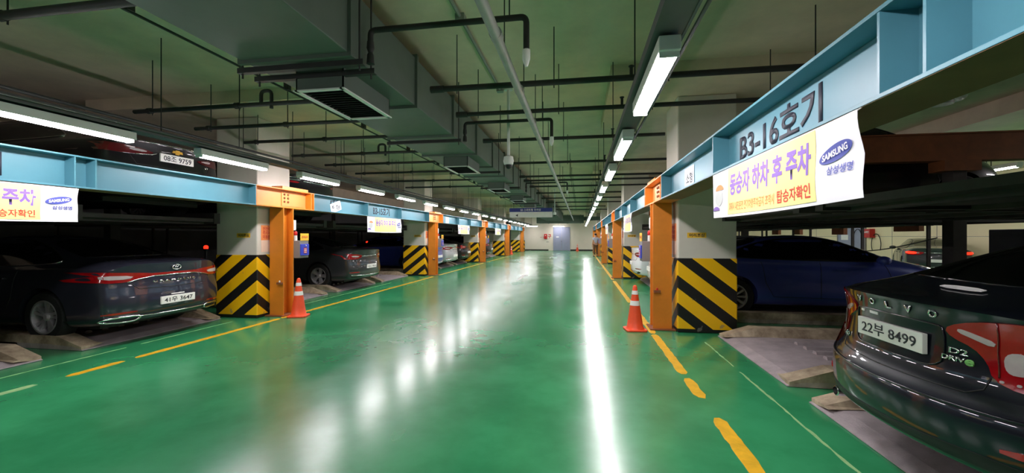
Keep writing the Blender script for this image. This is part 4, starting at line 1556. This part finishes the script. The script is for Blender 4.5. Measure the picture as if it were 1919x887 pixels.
        rp2('lamp_lens', [(.55, .885), (.86, .905), (.86, .845), (.60, .84)], M_lwhite, .015, .01, .04)
        strip('lamp_chrome', bvh, [(.62, .80), (.50, .835), (.30, .865), (0, .868), (-.30, .865), (-.50, .835), (-.62, .80)], 0, 1, .007, M_chrome, t, .008)
        strip('trunk_seam', bvh, [(.60, .79), (.5, .70), (0, .69), (-.5, .70), (-.6, .79)], 0, 1, .005, M_trim, t, .0)
        # oval emblem with a slanted bar letter
        h0, _, _, _ = bvh.ray_cast(Vector((-5, 0, .97)), Vector((1, 0, 0)))
        el = MB().tube([(h0.x - .012, .065 * math.cos(a), .97 + .034 * math.sin(a)) for a in [2 * math.pi * q / 24 for q in range(24)]], .007, 8, closed=True)
        el.build('emblem', M_chrome, t, smooth='all')
        rtext('emblem_letter', bvh, 'H', 0, .97, .07, .05, M_chrome, t, .04, .004, .006, .5)
        rtext('lettering', bvh, 'G R A N D E U R', 0, .785, .66, .028, M_chrome, t, .03)
        plate_at(.50)
        patch('plate_lamp', bvh, [(.1, .585), (-.1, .585), (-.1, .57), (.1, .57)], 0, 1, M_refl, t, .008)
        rp2('bumper_reflector', [(.52, .405), (.86, .40), (.86, .37), (.54, .385)], M_lred, .008)
        patch('bumper_lower', bvh, smooth_poly([(.9, .35), (.9, .26), (.5, .25), (-.5, .25), (-.9, .26), (-.9, .35), (0, .33)], 1), 0, 1, M_trim, t, .004)
        strip('bumper_chrome', bvh, [(.5, .325), (0, .32), (-.5, .325)], 0, 1, .009, M_chrome, t, .008)
        for s in (1, -1):
            pl = smooth_poly([(s * .50, .345), (s * .84, .34), (s * .86, .285), (s * .56, .27), (s * .48, .305)], 2)
            strip('exhaust_tip', bvh, pl, 0, 1, .014, M_chrome, t, .016, closed=True)
    elif style == 'low_lamp':
        rp2('tail_lamp', [(.34, .90), (.6, .945), (.9, .955), (1.0, .93), (1.0, .86), (.8, .83), (.55, .84), (.36, .87)], M_lred_d, .010, .03, .04)
        rp2('lamp_lens', [(.42, .905), (.62, .925), (.62, .885), (.44, .88)], M_lwhite, .015, .01, .03)
        strip('lamp_chrome', bvh, [(.55, .84), (.36, .86), (.3, .885)], 0, 1, .006, M_chrome, t, .008)
        strip('trunk_chrome', bvh, [(.45, 1.03), (0, 1.035), (-.45, 1.03)], 0, 1, .007, M_chrome, t, .004)
        # gold cross-shaped emblem
        bw = [(-.085, -.012), (-.03, -.012), (-.03, -.032), (.03, -.032), (.03, -.012), (.085, -.012), (.07, .022), (.03, .022), (.03, .035), (-.03, .035), (-.03, .022), (-.07, .022)]
        patch('emblem', bvh, [(-y, .955 + z) for y, z in bw], 0, 1, M_gold, t, .01, .03, .012)
        rtext('lettering', bvh, 'LT', -.55, .80, .08, .03, M_chrome, t, .03)
        plate_at(.845, .12)
        strip('trunk_seam', bvh, [(.62, .83), (.55, .7), (0, .69), (-.55, .7), (-.62, .83)], 0, 1, .005, M_trim, t, .0)
        rp2('bumper_reflector', [(.55, .46), (.82, .46), (.82, .43), (.55, .43)], M_lred, .006)
    elif style == 'chrome_edge':
        rp2('tail_lamp', [(.55, .88), (.9, .90), (.95, .86), (.6, .84)], M_lred, .006)
        for s in (1, -1): strip('lamp_chrome', bvh, smooth_poly([(s * .5, .96), (s * .9, .965), (s * .95, .92), (s * .56, .91)], 1), 0, 1, .010, M_chrome, t, .008, closed=True)
        strip('trunk_chrome', bvh, [(.46, .90), (0, .90), (-.46, .90)], 0, 1, .016, M_chrome, t, .008)
        rtext('lettering', bvh, 'm m m', -.1, .98, .3, .035, M_chrome, t, .03)
        plate_at(.58)
    else:
        rp2('tail_lamp', [(.40, .90), (.6, .935), (.9, .95), (1.0, .93), (1.0, .83), (.8, .79), (.6, .80), (.46, .83)], M_lred, .010, .03, .05)
        rp2('lamp_lens', [(.52, .885), (.78, .905), (.78, .86), (.56, .85)], M_lwhite, .015, .01, .04)
        strip('trunk_chrome', bvh, [(.42, .88), (0, .875), (-.42, .88)], 0, 1, .009, M_chrome, t, .006)
        strip('trunk_seam', bvh, [(.62, .79), (.55, .69), (0, .68), (-.55, .69), (-.62, .79)], 0, 1, .005, M_trim, t, .0)
        plate_at(.58)
        rp2('bumper_reflector', [(.55, .45), (.86, .45), (.86, .425), (.55, .42)], M_lred, .006)
        patch('bumper_lower', bvh, smooth_poly([(.8, .37), (.8, .30), (.5, .27), (-.5, .27), (-.8, .30), (-.8, .37), (0, .35)], 1), 0, 1, M_trim, t, .004)
        strip('bumper_chrome', bvh, [(.8, .36), (.4, .345), (0, .34), (-.4, .345), (-.8, .36)], 0, 1, .012, M_chrome, t, .008)
    return t


VOLVO = dict(SEDAN)
VOLVO.update(L=4.65, wb=2.78, ro=1.02, crown=.30, lip=.8, ledge=(.595, .655),
             zc=[(0, 1.045), (.12, 1.06), (.35, 1.08), (.55, 1.12), (.7, 1.18), (.9, 1.26), (1.1, 1.335), (1.35, 1.40), (1.75, 1.465), (2.2, 1.49), (2.7, 1.46), (3.05, 1.36), (3.6, 1.10), (3.78, 1.02), (4.15, .965), (4.5, .89), (4.75, .78), (4.9, .70)],
             zb=[(0, .99), (.35, 1.02), (.8, 1.01), (1.6, .98), (3.0, .95), (3.9, .91), (4.5, .80), (4.9, .64)],
             zbot=[(0, .30), (.25, .25), (.6, .2), (4.3, .2), (4.7, .24), (4.9, .32)],
             rear=[(.2, .14), (.3, .05), (.40, 0.015), (.55, 0.), (.595, .005), (.655, .11), (.8, .125), (.95, .13), (1.03, .10), (1.2, .14)],
             glass=((.42, .60), (.62, .58), (1.5, .50)))
TALL = dict(SEDAN)
TALL.update(zc=[(x, z * (1.2 if z > 1.12 else 1.12)) for x, z in SEDAN['zc']], zb=[(x, z * 1.12) for x, z in SEDAN['zb']], win=[(x, z * 1.17) for x, z in SEDAN['win']])
TRAYZ = .072
S = SLOT
make_car('dark navy sedan overhanging its tray at the right edge, plate 22 8499', P_volvo, (1.70, 2.80, TRAYZ + .02), 'right', 'shoulder', VOLVO, 'shoulder_lamp', '22부 8499', 'ten')
make_car('charcoal sedan with full-width red lamps and plate 41 3647 on the left', P_grey, (-5.98, S[('left', 0, 2)] - .13, TRAYZ), 'left', 'sedan', SEDAN, 'wide_lamp', '41우 3647', 'five_twin')
make_car('black sedan raised above the charcoal one, gold emblem and plate 08 9759', P_black, (-6.05, S[('left', 0, 2)] - .05, 1.825), 'left', 'sedan', SEDAN, 'low_lamp', '08조 9759', 'ten')
make_car('graphite sedan parked nose-in behind the nearest left-hand cone', P_grey2, (-5.98, S[('left', 1, 1)], TRAYZ), 'left', 'sedan', SEDAN, 'generic', '52나 7014', 'five')
make_car('black sedan raised over the beam right of the nearest left-hand post', P_black, (-6.0, S[('left', 1, 0)] + .1, 1.825), 'left', 'sedan', SEDAN, 'chrome_edge', None, 'ten')
make_car('blue sedan side-on behind the nearest right-hand column', P_blue, (1.62, S[('right', 1, 0)] + .1, TRAYZ), 'right', 'sedan', SEDAN, 'generic', None, 'ten')
make_car('nearer white sedan behind the right-hand control box', P_white, (1.75, S[('right', 1, 1)], TRAYZ), 'right', 'sedan', SEDAN, 'generic', None, 'ten')
make_car('second white sedan with its red lamp visible, beyond the right-hand control box', P_white, (1.6, S[('right', 1, 2)], TRAYZ), 'right', 'sedan', SEDAN, 'generic', None, 'ten')
make_car('dark tall car raised above the blue one on the right', P_black, (2.2, S[('right', 1, 0)], 1.825), 'right', 'tall', TALL, 'generic', None, 'ten')
make_car('small far white sedan between the second and third right-hand posts', P_white, (1.65, S[('right', 2, 1)], TRAYZ), 'right', 'sedan', SEDAN, 'generic', None, 'ten')
make_car('blue sedan beyond the second left-hand column, its blue side seen left of it', P_blue_b, (-5.9, S[('left', 2, 0)], TRAYZ), 'left', 'sedan', SEDAN, 'generic', None, 'ten')
make_car('silver sedan with red lamps in the third left-hand bay', P_silver, (-6.0, S[('left', 2, 1)], TRAYZ), 'left', 'sedan', SEDAN, 'wide_lamp', None, 'ten')
make_car('black sedan with red lamps just before the third left-hand column', P_black, (-6.0, S[('left', 2, 2)], TRAYZ), 'left', 'sedan', SEDAN, 'generic', None, 'ten')
make_car('grey sedan just past the third left-hand post', P_grey2, (-5.9, S[('left', 3, 0)], TRAYZ), 'left', 'sedan', SEDAN, 'generic', None, 'ten')
make_car('farthest black sedan on the left before the fourth column', P_black, (-5.95, S[('left', 3, 1)], TRAYZ), 'left', 'sedan', SEDAN, 'generic', None, 'ten')

# white paper slip on the boot of the navy sedan, by its rear window
bv = _BODY['shoulder'][1]
o = patch('paper_slip', bv, smooth_poly([(.42, .06), (.47, .06), (.47, -.20), (.42, -.20)], 1), 2, -1, M_paper, None, .012, .05, .004)
o.location = (1.70, 2.80, TRAYZ + .02)
tag(o, 'white paper slip lying at the rear window of the navy sedan', 'paper')

# far dark pickup-like car with a lit red lamp in the aisle behind the right-hand bays
yy, zz = on_right(1762, 470, 13.2)
t = make_car('far dark car with a lit red tail lamp behind the safety chain', P_grey2, (13.2, yy, 0), 'right', 'sedan', SEDAN, 'generic', None, 'ten')
t.rotation_euler = (0, 0, math.radians(62))
t.location = (13.2, yy, 0)
for q in (-1, 1):
    patch('lit_lamp', _BODY['sedan'][1], smooth_poly([(q * .62, .92), (q * .88, .93), (q * .88, .84), (q * .62, .83)], 1), 0, 1, M_redlamp, t, .022)

# ------------------------------------------------------------------ person by the far right-hand post
def skin_part(name, verts, edges, radii, m, parent, sub=2):
    me = bpy.data.meshes.new(name)
    me.from_pydata(verts, edges, [])
    o = bpy.data.objects.new(name, me)
    COL.objects.link(o)
    o.modifiers.new('skin', 'SKIN')
    for i, r in enumerate(radii):
        me.skin_vertices[0].data[i].radius = r if isinstance(r, tuple) else (r, r)
    me.skin_vertices[0].data[0].use_root = True
    sb = o.modifiers.new('sub', 'SUBSURF')
    sb.levels = sb.render_levels = sub
    em = eval_mesh(o)
    bpy.data.objects.remove(o)
    for p in em.polygons: p.use_smooth = True
    return link(name, em, m, parent)


M_skin = mat('skin', (205, 158, 130), .55, noise=.06)
M_hair = mat('dark_hair', (26, 22, 20), .6, noise=.2, nscale=40)
M_shirt = mat('grey_shirt', (186, 190, 202), .8, noise=.06)
M_trs = mat('brown_trousers', (112, 78, 52), .8, noise=.1)
px_, py_ = gp(1116, 481)
man = thing('person', 'person in a light grey shirt and brown trousers standing by the far right-hand posts', 'person', (px_, py_, 0), math.radians(200))
# one continuous body: pelvis, spine, neck, head, legs, arms
V_ = [(0, 0, .93), (0, .01, 1.15), (0, .02, 1.36), (0, .01, 1.47), (0, -.02, 1.60), (0, -.02, 1.68),
      (.10, 0, .86), (.11, -.02, .48), (.11, .02, .10), (.11, -.10, .035),
      (-.10, 0, .86), (-.12, -.05, .48), (-.12, .03, .10), (-.12, -.09, .035),
      (.17, .02, 1.40), (.22, .03, 1.13), (.23, -.06, .90), (.23, -.08, .83),
      (-.17, .02, 1.40), (-.23, .02, 1.13), (-.22, -.13, .97), (-.21, -.17, .92)]
E_ = [(0, 1), (1, 2), (2, 3), (3, 4), (4, 5), (0, 6), (6, 7), (7, 8), (8, 9), (0, 10), (10, 11), (11, 12), (12, 13), (2, 14), (14, 15), (15, 16), (16, 17), (2, 18), (18, 19), (19, 20), (20, 21)]
R_ = [(.15, .11), (.14, .10), (.15, .10), .055, .088, .07, .09, .06, .042, .035, .09, .06, .042, .035, .055, .042, .03, .028, .055, .042, .03, .028]
skin_part('body', V_, E_, R_, M_skin, man)
skin_part('shirt', [(0, 0, .92), (0, .01, 1.15), (0, .02, 1.36), (0, .01, 1.44), (.17, .02, 1.395), (.205, .026, 1.22), (-.17, .02, 1.395), (-.21, .02, 1.22)], [(0, 1), (1, 2), (2, 3), (2, 4), (4, 5), (2, 6), (6, 7)],
          [(.165, .125), (.158, .115), (.165, .115), .07, .07, .062, .07, .062], M_shirt, man)
skin_part('trousers', [(0, 0, .95), (.10, 0, .84), (.11, -.02, .48), (.11, .02, .12), (-.10, 0, .84), (-.12, -.05, .48), (-.12, .03, .12)], [(0, 1), (1, 2), (2, 3), (0, 4), (4, 5), (5, 6)],
          [(.16, .12), .10, .075, .06, .10, .075, .06], M_trs, man)
mb = MB()
bmesh.ops.create_icosphere(mb.bm, subdivisions=3, radius=1, matrix=Matrix.Translation((0, .0, 1.665)) @ Matrix.Diagonal((.088, .1, .09, 1)))
for v in mb.bm.verts:
    if v.co.y < -.045 and v.co.z < 1.69: v.co.y = -.045
mb.build('hair', M_hair, man, smooth='all')
for sx in (-1, 1):
    skin_part('shoe', [(sx * .115, .05, .035), (sx * .115, -.05, .04), (sx * .118, -.16, .028)], [(0, 1), (1, 2)], [(.045, .035), (.05, .04), (.042, .026)], M_black, man)
    # hand: palm, four bent fingers and a thumb on its side
    w0 = Vector(V_[17 if sx > 0 else 21])
    hv = [tuple(w0), tuple(w0 + Vector((0, -.01, -.07)))]
    he = [(0, 1)]
    hr = [(.03, .018), (.036, .016)]
    for q, ln in enumerate((.065, .075, .07, .055)):
        k0 = len(hv)
        bx = -.024 + .016 * q
        hv += [tuple(w0 + Vector((.004 * sx, bx - .01, -.085))), tuple(w0 + Vector((-.002 * sx, bx - .012, -.085 - ln * .5))), tuple(w0 + Vector((-.016 * sx, bx - .012, -.085 - ln * .95)))]
        he += [(1, k0), (k0, k0 + 1), (k0 + 1, k0 + 2)]
        hr += [.009, .008, .007]
    k0 = len(hv)
    hv += [tuple(w0 + Vector((-.01 * sx, -.042, -.045))), tuple(w0 + Vector((-.016 * sx, -.056, -.085)))]
    he += [(0, k0), (k0, k0 + 1)]
    hr += [.011, .008]
    skin_part('hand', hv, he, hr, M_skin, man, 1)
# face: nose, eyes, mouth, ears
mb = MB()
mb.prism([(-.105, 1.645), (-.13, 1.61), (-.10, 1.605)], 0, -.014, .014)
mb.build('nose', M_skin, man, bevel=.004)
for sx in (-1, 1):
    mb = MB()
    bmesh.ops.create_icosphere(mb.bm, subdivisions=2, radius=.012, matrix=Matrix.Translation((sx * .033, -.098, 1.645)))
    mb.build('eye', M_black, man, smooth='all')
    mb = MB()
    bmesh.ops.create_icosphere(mb.bm, subdivisions=2, radius=1, matrix=Matrix.Translation((sx * .086, -.01, 1.63)) @ Matrix.Diagonal((.012, .02, .032, 1)))
    mb.build('ear', M_skin, man, smooth='all')
MB().box(-.024, .024, -.104, -.09, 1.565, 1.573).build('mouth', mat('lips', (150, 80, 72), .5), man)

# small lit red lamps on thin stands behind the left-hand bays
for j, (px, py) in enumerate(((386, 465), (688, 455))):
    y, z = on_right(px, py, -8.9)
    t = thing('signal_lamp', 'lit red signal lamp seen left of the %s left-hand column' % ('nearest', 'second')[j], 'signal lamp', (-8.9, y, 0), 0, 'red signal lamps')
    MB().box(-.02, .02, -.02, .02, 0, z - .06).build('stand', M_iron, t)
    MB().lathe([(.05, z - .06), (.055, z - .03), (.055, z - .02)], 14).build('socket', M_black, t)
    MB().lathe([(.045, z - .02), (.05, z + .03), (.03, z + .06), (0, z + .065)], 14).build('lamp_dome', M_redlamp, t, smooth=True)
